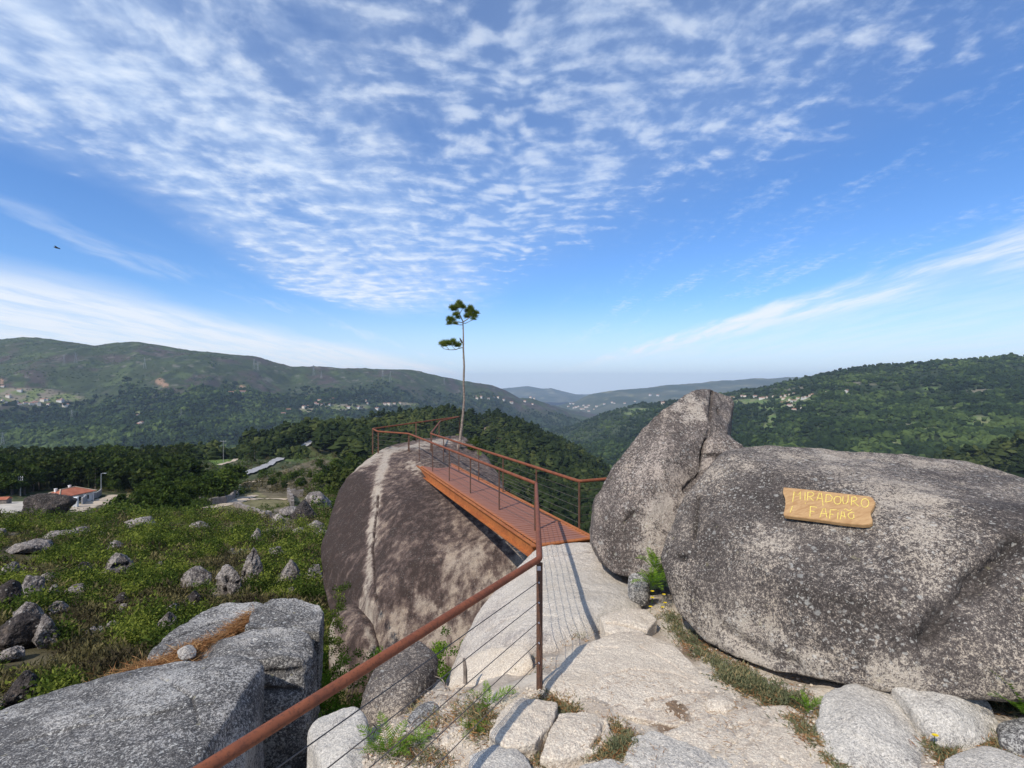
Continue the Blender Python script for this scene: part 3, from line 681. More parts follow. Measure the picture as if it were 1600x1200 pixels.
class Rock:
    def __init__(s, pts, p=9, level=6, amp=.03, seed=0, freq=None, sm_=None, grain=.006):
        pts = np.asarray(pts, float); lo, hi = pts.min(0), pts.max(0); c = (lo+hi)/2; h = (hi-lo)/2; s.size = float(np.prod(h)**(1/3.))
        q = (pts-c)/h; c0 = q.mean(0)*.5; q = q-c0
        bm = bmesh.new()
        for a in q: bm.verts.new(a)
        bmesh.ops.convex_hull(bm, input=bm.verts); bm.normal_update()
        pl = []
        for f in sorted(bm.faces, key=lambda f: -f.calc_area()):
            n = np.array(f.normal); d = float(n@np.array(f.verts[0].co)); A = f.calc_area()
            if d < 0: n, d = -n, -d
            for e in pl:
                if e[0]@n > .985: e[1] = max(e[1], d); break
            else: pl.append([n, max(d, .05)])
        bm.free()
        D_, F = icos(level); r = np.zeros(len(D_)); p0 = p; sm = 0
        if p > 8: sm = .09 if p < 14 else .055 if p < 20 else .035 if p < 32 else .022; p = 90
        if sm_ is not None: sm = sm_
        for n, d in pl: r += np.maximum(0, D_@n/d)**p
        r = r**(-1/p)
        V = D_*r[:, None]
        if sm: V = smooth(V, F, max(1, int((sm*2**level/1.05)**2)))
        qa, qb = q.min(0), q.max(0); va, vb = V.min(0), V.max(0)
        V = (V-va)/(vb-va)*(qb-qa)+qa
        V = (V+c0)*h+c
        s.F = F; S = s.size; amp = amp*(1.25 if sm else 1); f = freq or 1.1/S
        N = vnormals(V, F); w = seed*13.7
        dsp = fbm(V*f+w, 3)*amp*S*1.2+fbm(V*f*3.1+w, 4, .55)*amp*S*.6+fbm(V*f*9+w, 3, .6)*amp*S*.2
        V = V+N*dsp[:, None]
        s.V = V; s.pale = np.zeros(len(V)); s.stain = np.zeros(len(V)); s.seed = seed; s.grain = grain
    def path(s, pix):                          # photo points -> points on the visible side
        px = 800+800*s.V[:, 0]/s.V[:, 1]; py = 600-800*s.V[:, 2]/s.V[:, 1]; out = []
        N = vnormals(s.V, s.F); vis = (N*s.V).sum(1) < 0
        for a, b in pix:
            d = (px-a)**2+(py-b)**2+np.where(vis, 0, 1e5); out.append(s.V[int(np.argmin(d))])
        return np.array(out)
    def dist(s, line):
        d = np.full(len(s.V), 1e9); T = np.zeros(len(s.V))
        for k in range(len(line)-1):
            a, b = line[k], line[k+1]; ab = b-a; t = np.clip(((s.V-a)@ab)/(ab@ab+1e-12), 0, 1)
            e = np.linalg.norm(s.V-(a+t[:, None]*ab), axis=1); d = np.minimum(d, e)
        return d
    def crack(s, pix, width=.02, depth=.04, stain=0., wob=.5):
        L = s.path(pix); d = s.dist(L)+fbm(s.V*(1.5/width)*.12+5, 2)*width*wob
        N = vnormals(s.V, s.F); s.V = s.V-N*(np.exp(-(np.maximum(d, 0)/width)**2)*depth)[:, None]
        if stain: s.stain = np.maximum(s.stain, stain*np.exp(-(np.maximum(d, 0)/(width*1.4))**2))
        return s
    def vein(s, pix, width, k=1., stain=0, wob=.7, fr=3.):
        L = s.path(pix); d = s.dist(L)+fbm(s.V*fr, 4)*width*wob
        m = sstep(width*1.15, width*.15, d)
        if stain: s.stain = np.clip(s.stain+m*stain, -3, 3)
        else: s.pale = np.maximum(s.pale, k*m)
        return s
    def make(s, name, label, mat, cat='boulder', group=None):
        b = np.array([s.V[:, 0].mean(), s.V[:, 1].mean(), s.V[:, 2].min()])
        me = np_mesh(name, s.V-b, s.F, mat, True, {'pale': s.pale, 'stain': s.stain})
        o = tag(link(name, me, None, b), label, cat, group); s.o = o; return o
    def depth(s, px, py, rad=14):
        qx = 800+800*s.V[:, 0]/s.V[:, 1]; qy = 600-800*s.V[:, 2]/s.V[:, 1]
        N = vnormals(s.V, s.F); m = ((qx-px)**2+(qy-py)**2 < rad*rad) & ((N*s.V).sum(1) < 0)
        return float(np.median(s.V[m, 1])) if m.any() else None
def PP(*l): return np.array([P(*a) for a in l])
def drop(pts, z, k=1.):                       # footprint copies of points at level z
    a = np.array(pts, float).copy(); c = a[:, :2].mean(0); a[:, :2] = c+(a[:, :2]-c)*k; a[:, 2] = z; return a

# --- the huge round boulder under the lookout
pts = PP((500, 860, 15.6), (503, 805, 16.2), (520, 765, 17.2), (550, 727, 18.2), (581, 706, 19.8), (640, 703, 18.9), (600, 698, 22.5), (660, 688, 26.5), (718, 681, 26.8), (748, 704, 22.5),
          (505, 925, 14.6), (520, 985, 13.6), (545, 1015, 12.9), (590, 1045, 11.8), (690, 1065, 10.9), (640, 1060, 11.2), (590, 880, 12.9), (660, 880, 12.0), (620, 790, 14.6), (660, 780, 14.4),
          (740, 930, 11.2), (790, 905, 11.3), (800, 1000, 10.9), (825, 860, 11.6), (700, 740, 17.0), (745, 800, 13.2), (760, 780, 15), (770, 750, 19))
pts = np.concatenate([pts, [(-5.5, 22, -7.5), (-.6, 21, -7), (-1, 26, -6), (-5, 26, -6)]])
BIG = Rock(pts, 12, 7, .012, 3)
BIG.vein([(607, 704), (598, 735), (588, 775), (582, 820), (578, 860), (576, 905), (574, 940), (578, 985)], .27, 1., 0, .3, 1.6)
BIG.vein([(570, 940), (585, 960), (580, 1000)], .42, .75)
BIG.vein([(560, 722), (590, 708), (640, 698), (700, 688)], .9, 1., 0, .5)
BIG.vein([(640, 722), (655, 735), (665, 733)], .22, .7, 0, 1.2, 6)
BIG.vein([(770, 800), (800, 850), (820, 865)], .28, .45)
BIG.vein([(690, 1040), (730, 990), (770, 930)], 1.5, .6, 0, .8, 1.5)
BIG.vein([(620, 1020), (700, 950), (740, 880)], .9, .28, 0, .9, 1.5)
BIG.vein([(530, 780), (530, 860), (545, 930)], 1.7, 1, 1.7, .5, 1.)
BIG.vein([(640, 760), (650, 860), (650, 920)], 1.0, 1, .9, .5, 1.)
BIG.crack([(590, 775), (584, 830), (581, 860), (584, 905), (588, 935)], .035, .09, 3)
BIG.crack([(583, 780), (590, 783), (600, 792)], .03, .04, 1)
BIG.crack([(505, 895), (512, 930), (530, 968), (550, 995), (575, 1012)], .06, .22, 1.5)
BIG.make('boulder', 'huge round streaked boulder carrying the lookout and the far end of the footbridge', M_BIG)
pts = PP((513, 985, 12.2), (518, 960, 12.6), (540, 945, 12.8), (515, 1020, 12.0), (530, 1050, 11.7), (560, 1062, 11.4), (600, 1060, 11.2), (585, 1000, 11.6), (560, 980, 11.7), (620, 1000, 12.4), (600, 960, 13.5), (540, 1000, 11.7))
pts = np.concatenate([pts, drop(pts[3:8], -7.6)])
RL = Rock(pts, 6, 6, .02, 8); RL.vein([(575, 985), (580, 1030)], .18, .9); RL.vein([(517, 975), (517, 1020), (535, 1050)], .3, .8, 0, .5)
RL.make('boulder', 'rounded brown boulder tucked under the left foot of the huge streaked boulder', M_BIG)

# --- the pale slab the footbridge lands on
pts = PP((826, 858, 8.75), (850, 851, 8.85), (925, 846, 9.1), (960, 868, 8.3), (1008, 928, 6.75), (1003, 944, 6.3), (935, 957, 5.95), (870, 1000, 5.45), (840, 1012, 5.35), (800, 1005, 5.6),
          (795, 893, 8.2), (745, 945, 7.5), (715, 1010, 6.8), (690, 1062, 6.25), (730, 1062, 5.9))
pts = np.concatenate([pts, drop(pts, -5.2, 1.02)])
R1 = Rock(pts, 22, 7, .014, 14)
R1.vein([(860, 900), (900, 950), (960, 920)], .8, .8, 0, .5)
R1.crack([(852, 872), (890, 866), (925, 862)], .02, .02, 1); R1.crack([(760, 985), (800, 965), (845, 960), (870, 962)], .02, .03, 1.)
R1.make('rock_slab', 'large pale sloping slab where the near end of the footbridge lands', M_SLAB, 'rock slab')
pts = PP((822, 1012, 5.25), (838, 1035, 4.9), (800, 1062, 4.95), (752, 1075, 5.1), (700, 1085, 5.4), (715, 1052, 5.8), (765, 1020, 5.6))
pts = np.concatenate([pts, drop(pts, -4.2, 1.)])
Rock(pts, 12, 6, .02, 15).make('rock_slab', 'low pale ledge stepping down left of the railing post', M_LIGHT, 'rock slab')

# --- flat paving rocks of the path
def flat(outline, z, th, name, label, mat, seed, p=14, level=6, amp=.02, dome=.04, tilt=None):
    o = []
    for px, py in outline:
        Y = -z*800/(py-600); o.append([(px-800)/800*Y, Y, z+(0 if tilt is None else tilt(px, py))])
    o = np.array(o); c = o.mean(0)
    top = np.concatenate([o, [[*(c[:2]), c[2]+dome]], c+(o-c)*.55+np.array([0, 0, dome*.8])])
    low = drop(o, z-th, 1.03)
    r = Rock(np.concatenate([top, low]), p, level, amp, seed); return r
r = flat([(846, 1066), (905, 1008), (985, 984), (1040, 1000), (1075, 1030), (1110, 1075), (1165, 1120), (1080, 1135), (1005, 1120), (930, 1105), (880, 1092)], -2.54, .5, '', '', None, 20, 40, 7, .018, .03)
r.crack([(1010, 1095), (1080, 1080), (1115, 1085)], .014, .02, 2); r.crack([(930, 1060), (985, 1045), (1050, 1050), (1090, 1068)], .010, .014, 1.5); r.crack([(1000, 1010), (1040, 1030), (1075, 1055)], .010, .014, 1.5); r.vein([(900, 1098), (960, 1108), (1010, 1118)], .06, 1, 1.2, 1.2, 8); r.vein([(1060, 1115), (1110, 1085), (1130, 1095)], .06, 1, 1.0, 1.2, 8); r.crack([(930, 1010), (965, 1012)], .012, .012, 1)
r.make('rock_slab', 'broad pale flat slab in the middle of the path behind the railing post', M_LIGHT, 'rock slab'); R2 = r
r = flat([(1035, 1142), (1130, 1108), (1230, 1098), (1280, 1125), (1290, 1180), (1300, 1260), (1180, 1260), (1100, 1215), (1060, 1180)], -2.51, .4, '', '', None, 21, 40, 6, .018, .02)
r.crack([(1045, 1160), (1120, 1130), (1190, 1128), (1240, 1140)], .012, .016, 1.8); r.crack([(1150, 1190), (1180, 1150), (1210, 1110)], .010, .014, 1.5); r.vein([(1040, 1150), (1100, 1120), (1180, 1105)], .06, 1, 1.2, 1.2, 8)
r.make('rock_slab', 'smooth pale slab beside the twin rounded rocks in front of the sign boulder', M_LIGHT, 'rock slab')
r = flat([(815, 1088), (870, 1098), (862, 1130), (835, 1160), (790, 1165), (765, 1145), (785, 1108)], -2.5, .35, '', '', None, 22, 22, 6, .035, .03)
r.make('path_stone', 'pale rounded paving stone with a grass tuft at its right corner', M_LIGHT, 'stone')
r = flat([(875, 1112), (915, 1112), (948, 1125), (958, 1150), (935, 1172), (880, 1185), (845, 1180), (862, 1140)], -2.5, .35, '', '', None, 23, 22, 6, .035, .03)
r.crack([(945, 1128), (938, 1150), (925, 1165)], .015, .03, 1)
r.make('path_stone', 'pale cracked paving stone between two grass tufts', M_LIGHT, 'stone')
r = flat([(985, 1150), (1020, 1143), (1085, 1165), (1150, 1195), (1150, 1250), (1060, 1250), (1010, 1215), (975, 1185)], -2.5, .35, '', '', None, 24, 22, 6, .035, .03)
r.make('path_stone', 'grey paving stone along the front of the path beside the smooth slab', M_PALEG, 'stone')
r = flat([(735, 1178), (770, 1163), (805, 1165), (825, 1190), (850, 1240), (770, 1260), (730, 1215)], -2.52, .3, '', '', None, 25, 22, 6, .035, .03)
r.make('path_stone', 'light grey round topped stone at the front edge below the rounded paving stone', M_PALEG, 'stone')
r = flat([(905, 1195), (960, 1185), (1010, 1205), (1030, 1260), (930, 1270), (890, 1230)], -2.5, .3, '', '', None, 26, 22, 5, .035, .03)
r.make('path_stone', 'grey stone just poking in at the front edge beside a green tuft', M_PALEG, 'stone')
r = flat([(938, 962), (975, 950), (1010, 952), (1025, 968), (1005, 990), (970, 995), (945, 985)], -2.56, .3, '', '', None, 27, 22, 6, .035, .03)
r.crack([(948, 972), (985, 978), (1010, 985)], .015, .04, 1)
r.make('path_stone', 'small pale split stone between the bridge slab and the path slab', M_LIGHT, 'stone')
r = flat([(1100, 1095), (1125, 1085), (1150, 1100), (1135, 1112), (1108, 1108)], -2.5, .2, '', '', None, 28, 9, 5, .03, .03)
r.make('path_stone', 'little flat pale stone lying on the path slab near the heather', M_LIGHT, 'stone')
r = flat([(1480, 1185), (1540, 1165), (1600, 1185), (1700, 1220), (1650, 1280), (1500, 1260)], -2.42, .3, '', '', None, 29, 11, 6, .02, .05)
r.make('rock_slab', 'light grey slab at the front right corner below the rounded rocks', M_PALEG, 'rock slab')
r = flat([(1560, 1130), (1600, 1120), (1680, 1130), (1690, 1180), (1610, 1172), (1565, 1155)], -2.38, .3, '', '', None, 30, 9, 5, .02, .06)
r.make('boulder', 'small grey rock beside the fern at the right edge', M_GREY)

# --- pointed boulder, wedge, sign boulder
pts = PP((1108, 606, 8.5), (1130, 614, 8.7), (1088, 611, 8.3), (1058, 630, 8.1), (1028, 668, 7.95), (985, 725, 7.75), (950, 768, 7.6), (926, 812, 7.45), (924, 850, 7.3), (938, 880, 7.1), (965, 900, 6.9), (1005, 907, 6.75), (1018, 900, 6.75),
          (1045, 850, 6.85), (1085, 790, 7.1), (1112, 720, 7.5), (1120, 660, 7.8), (1133, 690, 9.1), (1133, 630, 9.2), (1010, 800, 6.95), (1065, 690, 7.5))
pts = np.concatenate([pts, [(3.6, 9.3, -2.9), (1.4, 9.2, -2.9), (1.6, 8.6, -3.0), (2.6, 9.7, -1.4)]])
RP = Rock(pts, 22, 7, .020, 33, sm_=.018)
RP.crack([(1114, 612), (1109, 650), (1103, 690), (1096, 720)], .025, .05, 1.2); RP.crack([(1122, 640), (1118, 690)], .02, .03, 1.); RP.crack([(1098, 700), (1095, 740), (1070, 765)], .035, .05, 1.)
RP.crack([(990, 800), (978, 815)], .02, .04, 1.); RP.vein([(1040, 780), (1020, 840), (1012, 890)], .25, .45, 0, .8, 5)
RP.vein([(1080, 620), (1060, 640), (1085, 640)], .25, .6, 0, 1, 5)
RP.make('boulder', 'tall pointed boulder leaning beside the near end of the footbridge', M_POINT)
pts = PP((1103, 695, 7.55), (1118, 678, 7.7), (1140, 682, 7.7), (1165, 700, 7.5), (1170, 740, 7.4), (1108, 745, 7.35), (1100, 790, 7.2), (1085, 830, 7.1), (1060, 850, 7.0))
pts = np.concatenate([pts, pts+np.array([.1, .9, -.1]), drop(pts[4:], -2.6)])
r = Rock(pts, 9, 6, .03, 34); r.crack([(1100, 712), (1130, 712)], .03, .05, 1)
r.make('boulder', 'small wedge shaped rock jammed between the pointed boulder and the sign boulder', M_POINT)
pts = PP((1103, 728, 6.3), (1122, 708, 6.5), (1165, 700, 6.75), (1300, 700, 6.7), (1450, 711, 6.3), (1600, 742, 5.7), (1780, 800, 5.2), (1052, 830, 6.0), (1042, 880, 5.75), (1037, 930, 5.55), (1046, 962, 5.4), (1070, 990, 5.2),
          (1140, 1030, 4.7), (1280, 1079, 4.15), (1400, 1080, 3.95), (1600, 1100, 3.6), (1780, 1120, 3.4), (1255, 745, 5.5), (1400, 760, 5.1), (1110, 850, 5.55), (1180, 940, 4.75), (1300, 960, 4.2), (1420, 900, 4.15), (1500, 860, 4.2), (1640, 840, 4.1), (1150, 800, 5.45))
pts = np.concatenate([pts, [(2.6, 7.6, -2.7), (6, 6.8, -2.7), (5.8, 6.8, -1.4), (3.3, 8.0, -1.15), (4.2, 7.7, -1.1), (6.4, 4.6, -2.5)]])
RS = Rock(pts, 24, 7, .017, 41, sm_=.024)
RS.crack([(1091, 775), (1087, 800), (1083, 840)], .022, .07, 1.5); RS.crack([(1057, 868), (1068, 870)], .03, .07, 1.5)
RS.crack([(1590, 840), (1540, 895), (1500, 935), (1450, 1000)], .06, .10, 1.0, .8); RS.crack([(1130, 985), (1180, 1015), (1240, 1040)], .05, .05, .6)
RS.vein([(1213, 830), (1230, 870), (1235, 900)], .16, .2, 0, 1.6, 7); RS.vein([(1330, 830), (1345, 860), (1330, 900)], .16, .2, 0, 1.6, 7); RS.vein([(1420, 760), (1440, 830), (1430, 950)], .22, .2, 0, 1.6, 7)
RS.vein([(1150, 715), (1300, 712), (1450, 725)], .4, .2, 0, 1.6, 7); RS.vein([(1080, 970), (1250, 1050), (1400, 1060)], .28, .35, 0, 1.2, 5)
RS.vein([(1560, 800), (1590, 790), (1600, 830)], .5, 1, .7, .8, 3)
RS.make('boulder', 'massive grey boulder with the wooden sign fixed to its face', M_DARK)
pts = PP((1275, 1125, 3.75), (1290, 1085, 3.95), (1335, 1066, 4.05), (1385, 1080, 4.0), (1420, 1115, 3.85), (1460, 1175, 3.5), (1470, 1230, 3.2), (1330, 1240, 3.2), (1280, 1180, 3.5), (1340, 1130, 3.55))
pts = np.concatenate([pts, drop(pts[[0, 1, 4, 6, 7, 8]], -2.75, 1.05), PP((1340, 1075, 4.25), (1400, 1090, 4.2))])
r = Rock(pts, 11, 6, .03, 44); r.make('boulder', 'rounded pale rock in front of the sign boulder, left of the pair', M_PALEG)
pts = PP((1392, 1068, 3.95), (1430, 1057, 4.0), (1500, 1068, 3.95), (1545, 1100, 3.85), (1562, 1135, 3.65), (1545, 1165, 3.5), (1470, 1165, 3.45), (1425, 1105, 3.7), (1480, 1110, 3.6))
pts = np.concatenate([pts, drop(pts[[0, 2, 4, 5, 6]], -2.7, 1.02), PP((1480, 1075, 4.25))])
r = Rock(pts, 12, 6, .03, 45); r.make('boulder', 'rounded pale rock in front of the sign boulder, right of the pair', M_PALEG)
pts = PP((980, 900, 6.6), (1000, 893, 6.6), (1015, 905, 6.5), (1010, 918, 6.4), (985, 918, 6.4)); pts = np.concatenate([pts, drop(pts, -2.8)])
Rock(pts, 6, 4, .03, 46).make('boulder', 'small grey stone under the fern between the two big boulders', M_GREY)

# --- outcrop across the gap on the left
pts = PP((401, 1032, 5.75), (370, 1036, 5.85), (250, 1055, 5.95), (150, 1077, 5.9), (0, 1132, 5.2), (-200, 1205, 4.5), (368, 1095, 4.95), (315, 1155, 4.35), (287, 1200, 4.0), (240, 1290, 3.45), (402, 1060, 5.75), (396, 1140, 5.35), (360, 1230, 4.4), (-250, 1400, 3.3), (0, 1400, 3.2))
pts = np.concatenate([pts, drop(pts[[0, 2, 4, 5, 10, 12, 13]], -5.6, 1.02)])
r = Rock(pts, 60, 7, .016, 51, sm_=.012); r.crack([(30, 1160), (120, 1135), (220, 1118), (330, 1100)], .014, .02, .8); r.crack([(250, 1060), (300, 1090), (310, 1130)], .012, .018, .8)
r.make('boulder', 'big sloping lichen grey slab filling the bottom left corner', M_GREY, 'boulder')
pts = PP((372, 983, 6.95), (440, 979, 7.0), (490, 984, 6.95), (494, 998, 6.75), (480, 1024, 6.3), (400, 1032, 6.1), (335, 1032, 6.2), (285, 1034, 6.35), (300, 1015, 6.7), (482, 1070, 6.25), (478, 1112, 6.15), (405, 1120, 6.0), (500, 1050, 6.9))
pts = np.concatenate([pts, drop(pts[[0, 2, 4, 5, 7]], -6, 1.02)])
r = Rock(pts, 34, 7, .028, 52, sm_=.014); r.crack([(400, 1050), (440, 1050), (470, 1046)], .03, .04, 1); r.crack([(400, 1078), (465, 1078)], .03, .05, 1)
r.make('boulder', 'squared grey block with a dim front face behind the bottom left slab', M_GREY)
pts = PP((425, 936, 8.0), (465, 932, 8.1), (505, 940, 8.0), (511, 950, 7.8), (500, 980, 7.15), (440, 978, 7.1), (383, 977, 7.15), (395, 955, 7.6), (512, 1000, 7.8), (500, 1040, 7.3))
pts = np.concatenate([pts, drop(pts[[0, 2, 4, 6]], -6.2, 1.02)])
r = Rock(pts, 30, 7, .028, 53, sm_=.016); r.make('boulder', 'grey block topping the outcrop nearest the huge streaked boulder', M_GREY)
pts = PP((404, 937, 8.2), (412, 942, 8.1), (385, 968, 7.5), (330, 1010, 6.85), (290, 1038, 6.45), (228, 1050, 6.35), (240, 1020, 6.7), (270, 985, 7.3), (310, 955, 7.9), (350, 940, 8.2))
pts = np.concatenate([pts, drop(pts[[0, 3, 4, 5, 7, 9]], -6.2, 1.04)])
r = Rock(pts, 30, 7, .026, 54, sm_=.016); r.crack([(265, 1000), (330, 975), (385, 962)], .02, .03, 1); r.crack([(255, 1020), (310, 1000)], .02, .03, 1)
r.make('boulder', 'long split grey slab on the left flank of the outcrop', M_GREY)
pts = PP((276, 1018, 6.35), (289, 1011, 6.35), (300, 1020, 6.3), (297, 1030, 6.2), (280, 1031, 6.2)); pts = np.concatenate([pts, pts+np.array([.0, .12, -.03])])
Rock(pts*1., 5, 4, .05, 55).make('stone', 'small tan round stone lying on the rusty pine needles', M_MID, 'stone')

# --- rocks in the gap below the railing
pts = PP((560, 1085, 5.6), (580, 1045, 5.9), (610, 1028, 6.05), (640, 1042, 5.9), (665, 1075, 5.6), (662, 1090, 5.5), (640, 1108, 5.3), (590, 1115, 5.3), (555, 1118, 5.4), (610, 1070, 5.5))
pts = np.concatenate([pts, pts[1:5]+np.array([.05, .6, -.1]), drop(pts[[0, 4, 6, 8]], -4.6)])
Rock(pts, 8, 6, .03, 61).make('boulder', 'dark rounded rock in the gap behind the railing cables', M_DARK)
pts = PP((650, 1072, 6.0), (690, 1062, 6.2), (700, 1085, 5.7), (670, 1095, 5.5), (640, 1065, 6.2)); pts = np.concatenate([pts, drop(pts, -4.4)])
Rock(pts, 9, 5, .03, 62).make('boulder', 'pale low rock wedged right of the dark rounded rock in the gap', M_MID)
pts = PP((530, 1125, 4.85), (560, 1100, 5.0), (578, 1115, 4.8), (588, 1150, 4.5), (580, 1195, 4.15), (570, 1230, 3.95), (530, 1230, 3.9), (540, 1180, 4.2), (480, 1140, 4.8), (500, 1120, 5.0), (508, 1122, 5.0))
pts = np.concatenate([pts, drop(pts[[0, 2, 4, 5, 6, 8]], -3.9, 1.0)])
Rock(pts, 9, 6, .025, 63).make('boulder', 'pale rock crossed by the railing cables at the bottom of the gap', M_PALEG)
pts = PP((628, 1140, 4.55), (640, 1108, 4.85), (672, 1090, 5.0), (690, 1100, 4.85), (695, 1130, 4.55), (660, 1150, 4.4)); pts = np.concatenate([pts, drop(pts, -3.7)])
Rock(pts, 7, 5, .03, 64).make('boulder', 'light grey rock among the dead twigs left of the ferns', M_GREY)
for i, (px, py, w, lab) in enumerate([(700, 1160, 14, 'small white stone at the foot of the green fern'), (620, 1178, 12, 'small white chip of rock under the left fern'), (655, 1145, 10, 'pale chip of rock between the two ferns'), (735, 1128, 16, 'small pale stone beside the tall weed'), (525, 1165, 16, 'flat white chip lying in the twigs under the cables')]):
    c = on_ground(px, py, 2.5); s_ = w/800*c[1]; q = np.random.default_rng(90+i).normal(size=(12, 3)); q = q/np.linalg.norm(q, axis=1)[:, None]*np.array([s_, s_*.8, s_*.6])+c
    Rock(q, 8, 4, .05, 90+i).make('stone', lab, M_LIGHT, 'stone')

# --- rocks scattered over the scrub slope: centre px, py, width, height (photo), label, kind
SL = [(178, 883, 45, 30, 'two tiered flat topped rock in the middle of the scrub slope', 'f'), (122, 891, 28, 18, 'dark rounded rock left of the two tiered rock', 'd'), (213, 819, 44, 15, 'long flat rock at the top of the scrub slope', 'f'),
      (119, 831, 30, 10, 'low grey rock ledge above the flat pale outcrops', 'f'), (153, 838, 20, 11, 'small grey rock below the dirt bank', 'n'), (36, 857, 60, 14, 'pale flat slab at the left edge of the scrub slope', 'f'), (86, 838, 48, 12, 'pale sloping slab right of the flat slab at the left edge', 'f'),
      (8, 931, 38, 40, 'dark cracked block at the left edge', 'd'), (38, 921, 36, 30, 'square light block next to the dark cracked block', 'b'), (79, 925, 16, 18, 'small upright stone right of the square light block', 'n'), (68, 906, 26, 16, 'rounded stone above the small upright stone', 'n'),
      (30, 962, 44, 30, 'round stone sitting on top of the domed boulders', 'n'), (22, 990, 70, 54, 'wide dark domed boulder at the left edge', 'd'), (62, 990, 40, 48, 'grey leaning rock against the wide domed boulder', 'n'), (84, 953, 30, 18, 'half buried grey rock behind the domed boulder', 'n'),
      (24, 1083, 66, 44, 'dark smooth boulder in the ferns at the lower left', 'd'), (8, 1026, 34, 18, 'flat slab tipped out of the scrub at the left edge', 'f'), (247, 885, 16, 12, 'small pink grey stone in the bracken', 'n'),
      (298, 908, 46, 34, 'smooth sloping grey rock in the bracken', 'n'), (254, 976, 34, 30, 'pale pointed rock beside the outcrop', 'p'), (140, 989, 26, 12, 'low white rock in the heather', 'f'), (185, 936, 22, 14, 'dark low rock under the two tiered rock', 'd'),
      (391, 885, 34, 50, 'tall upright split rock standing in the bracken', 't'), (354, 908, 42, 40, 'cracked blocky rock left of the tall upright rock', 'b'), (447, 897, 36, 36, 'leaning wedge rock right of the tall upright rock', 'p'), (398, 839, 18, 22, 'small standing stone near the top of the slope', 't'),
      (426, 864, 32, 12, 'flat grey rock in the bracken below the small standing stone', 'f'), (433, 812, 22, 14, 'pale round rock at the edge of the dry field', 'n'), (308, 823, 32, 11, 'smooth flat rock at the top of the bracken', 'f'), (378, 864, 22, 11, 'low rock above the tall upright rock', 'f'),
      (298, 939, 28, 24, 'dark rock below the smooth sloping rock', 'd'), (452, 926, 16, 13, 'little grey stone close to the grey outcrop', 'n'), (464, 831, 22, 10, 'thin flat rock near the huge boulder', 'f'), (490, 822, 26, 11, 'flat pale rock touching the huge boulder outline', 'f'),
      (361, 864, 20, 11, 'small rock left of the low rock in the bracken', 'n'), (273, 806, 18, 7, 'tiny pale rock beside the dirt track', 'f'), (412, 806, 12, 14, 'small pointed pale rock beside the round one', 'p'), (470, 800, 44, 30, 'dark jumbled rock of the far outcrop by the huge boulder', 'd'), (495, 782, 40, 22, 'upper ledge of the far outcrop by the huge boulder', 'b'), (448, 800, 30, 14, 'low grey shelf of the far outcrop', 'f'),
      (57, 790, 70, 32, 'very large dark overhanging boulder in front of the tiled house', 'D')]
rx_ = np.random.default_rng(5)
for _k in range(46):
    _py = 830+rx_.random()**1.3*200; _px = rx_.uniform(-30, 500-(max(0, _py-930)*2.6)); _w = rx_.uniform(9, 26)*(1+(_py-830)/330)
    if all((_px-a[0])**2/(a[2]+_w)**2+(_py-a[1])**2/(a[3]+_w*.6)**2 > .3 for a in SL): SL.append((_px, _py, _w, _w*rx_.uniform(.4, .85), 'small grey rock half hidden in the scrub', 'fnbpt'[rx_.integers(0, 4)]))
SLR = []
rr = np.random.default_rng(77)
for i, (px, py, w, h, lab, kind) in enumerate(SL):
    c = on_ground(px, py+h*.5, 8.)
    if kind == 'D': c = on_ground(px, py+h*.55, 60.)
    Yc = c[1]; W = w/800*Yc*.5*1.03; SLR.append((c[0], c[1], W)); H = h/800*Yc
    q = rr.normal(size=(11, 3)); q /= np.linalg.norm(q, axis=1)[:, None]
    q = np.concatenate([q, [(1, 0, -.2), (-1, 0, -.2), (0, 0, 1), (0, 0, -1), (0, -1, 0), (0, 1, 0)]])
    dep = {'f': 1.1, 't': .8}.get(kind, .9)
    if kind == 'b': q = np.sign(q)*np.abs(q)**.45
    if kind == 'p': q[:, 0] *= 1-.55*np.maximum(0, q[:, 2]); q[:, 0] += .25*np.maximum(0, q[:, 2])
    if kind == 't': q[:, 0] = q[:, 0]*(1-.25*q[:, 2])+.12*q[:, 2]
    if kind == 'D': q = np.array([(-1, 0, -.3), (-.95, .2, .1), (-.75, -.3, .75), (-.2, -.2, .98), (.4, 0, .95), (.9, 0, .65), (1, 0, .45), (.95, .5, .3), (.4, -.5, .0), (-.6, -.7, -.5), (-.2, -.6, -.8), (.3, 0, -1), (.7, .2, -.4), (-.9, .3, -1), (-.5, 1, .5), (.5, 1, .3), (0, 1, -1)])
    b = c+q*np.array([W, W*dep, H*.72])+np.array([0, W*.5, H*.33])
    r = Rock(b, {'f': 20, 'b': 30, 'p': 26, 't': 24, 'D': 30}.get(kind, 16), 5 if w > 24 else 4, .06, 100+i)
    if lab.startswith('two tiered'): r.crack([(158, 885), (180, 884), (200, 880)], .10, .25, 1)
    if lab.startswith('tall upright'): r.crack([(380, 900), (395, 875), (398, 862)], .07, .12, 1)
    if lab.startswith('cracked blocky'): r.crack([(345, 892), (356, 905), (352, 926)], .07, .14, 1); r.crack([(335, 908), (372, 910)], .06, .1, 1)
    dk = kind in 'dD'
    r.make('boulder', lab, M_FARDARK if dk else M_FAR, 'rock', 'small rocks half hidden in the scrub' if lab.startswith('small grey rock half') else 'rocks scattered over the scrub slope')
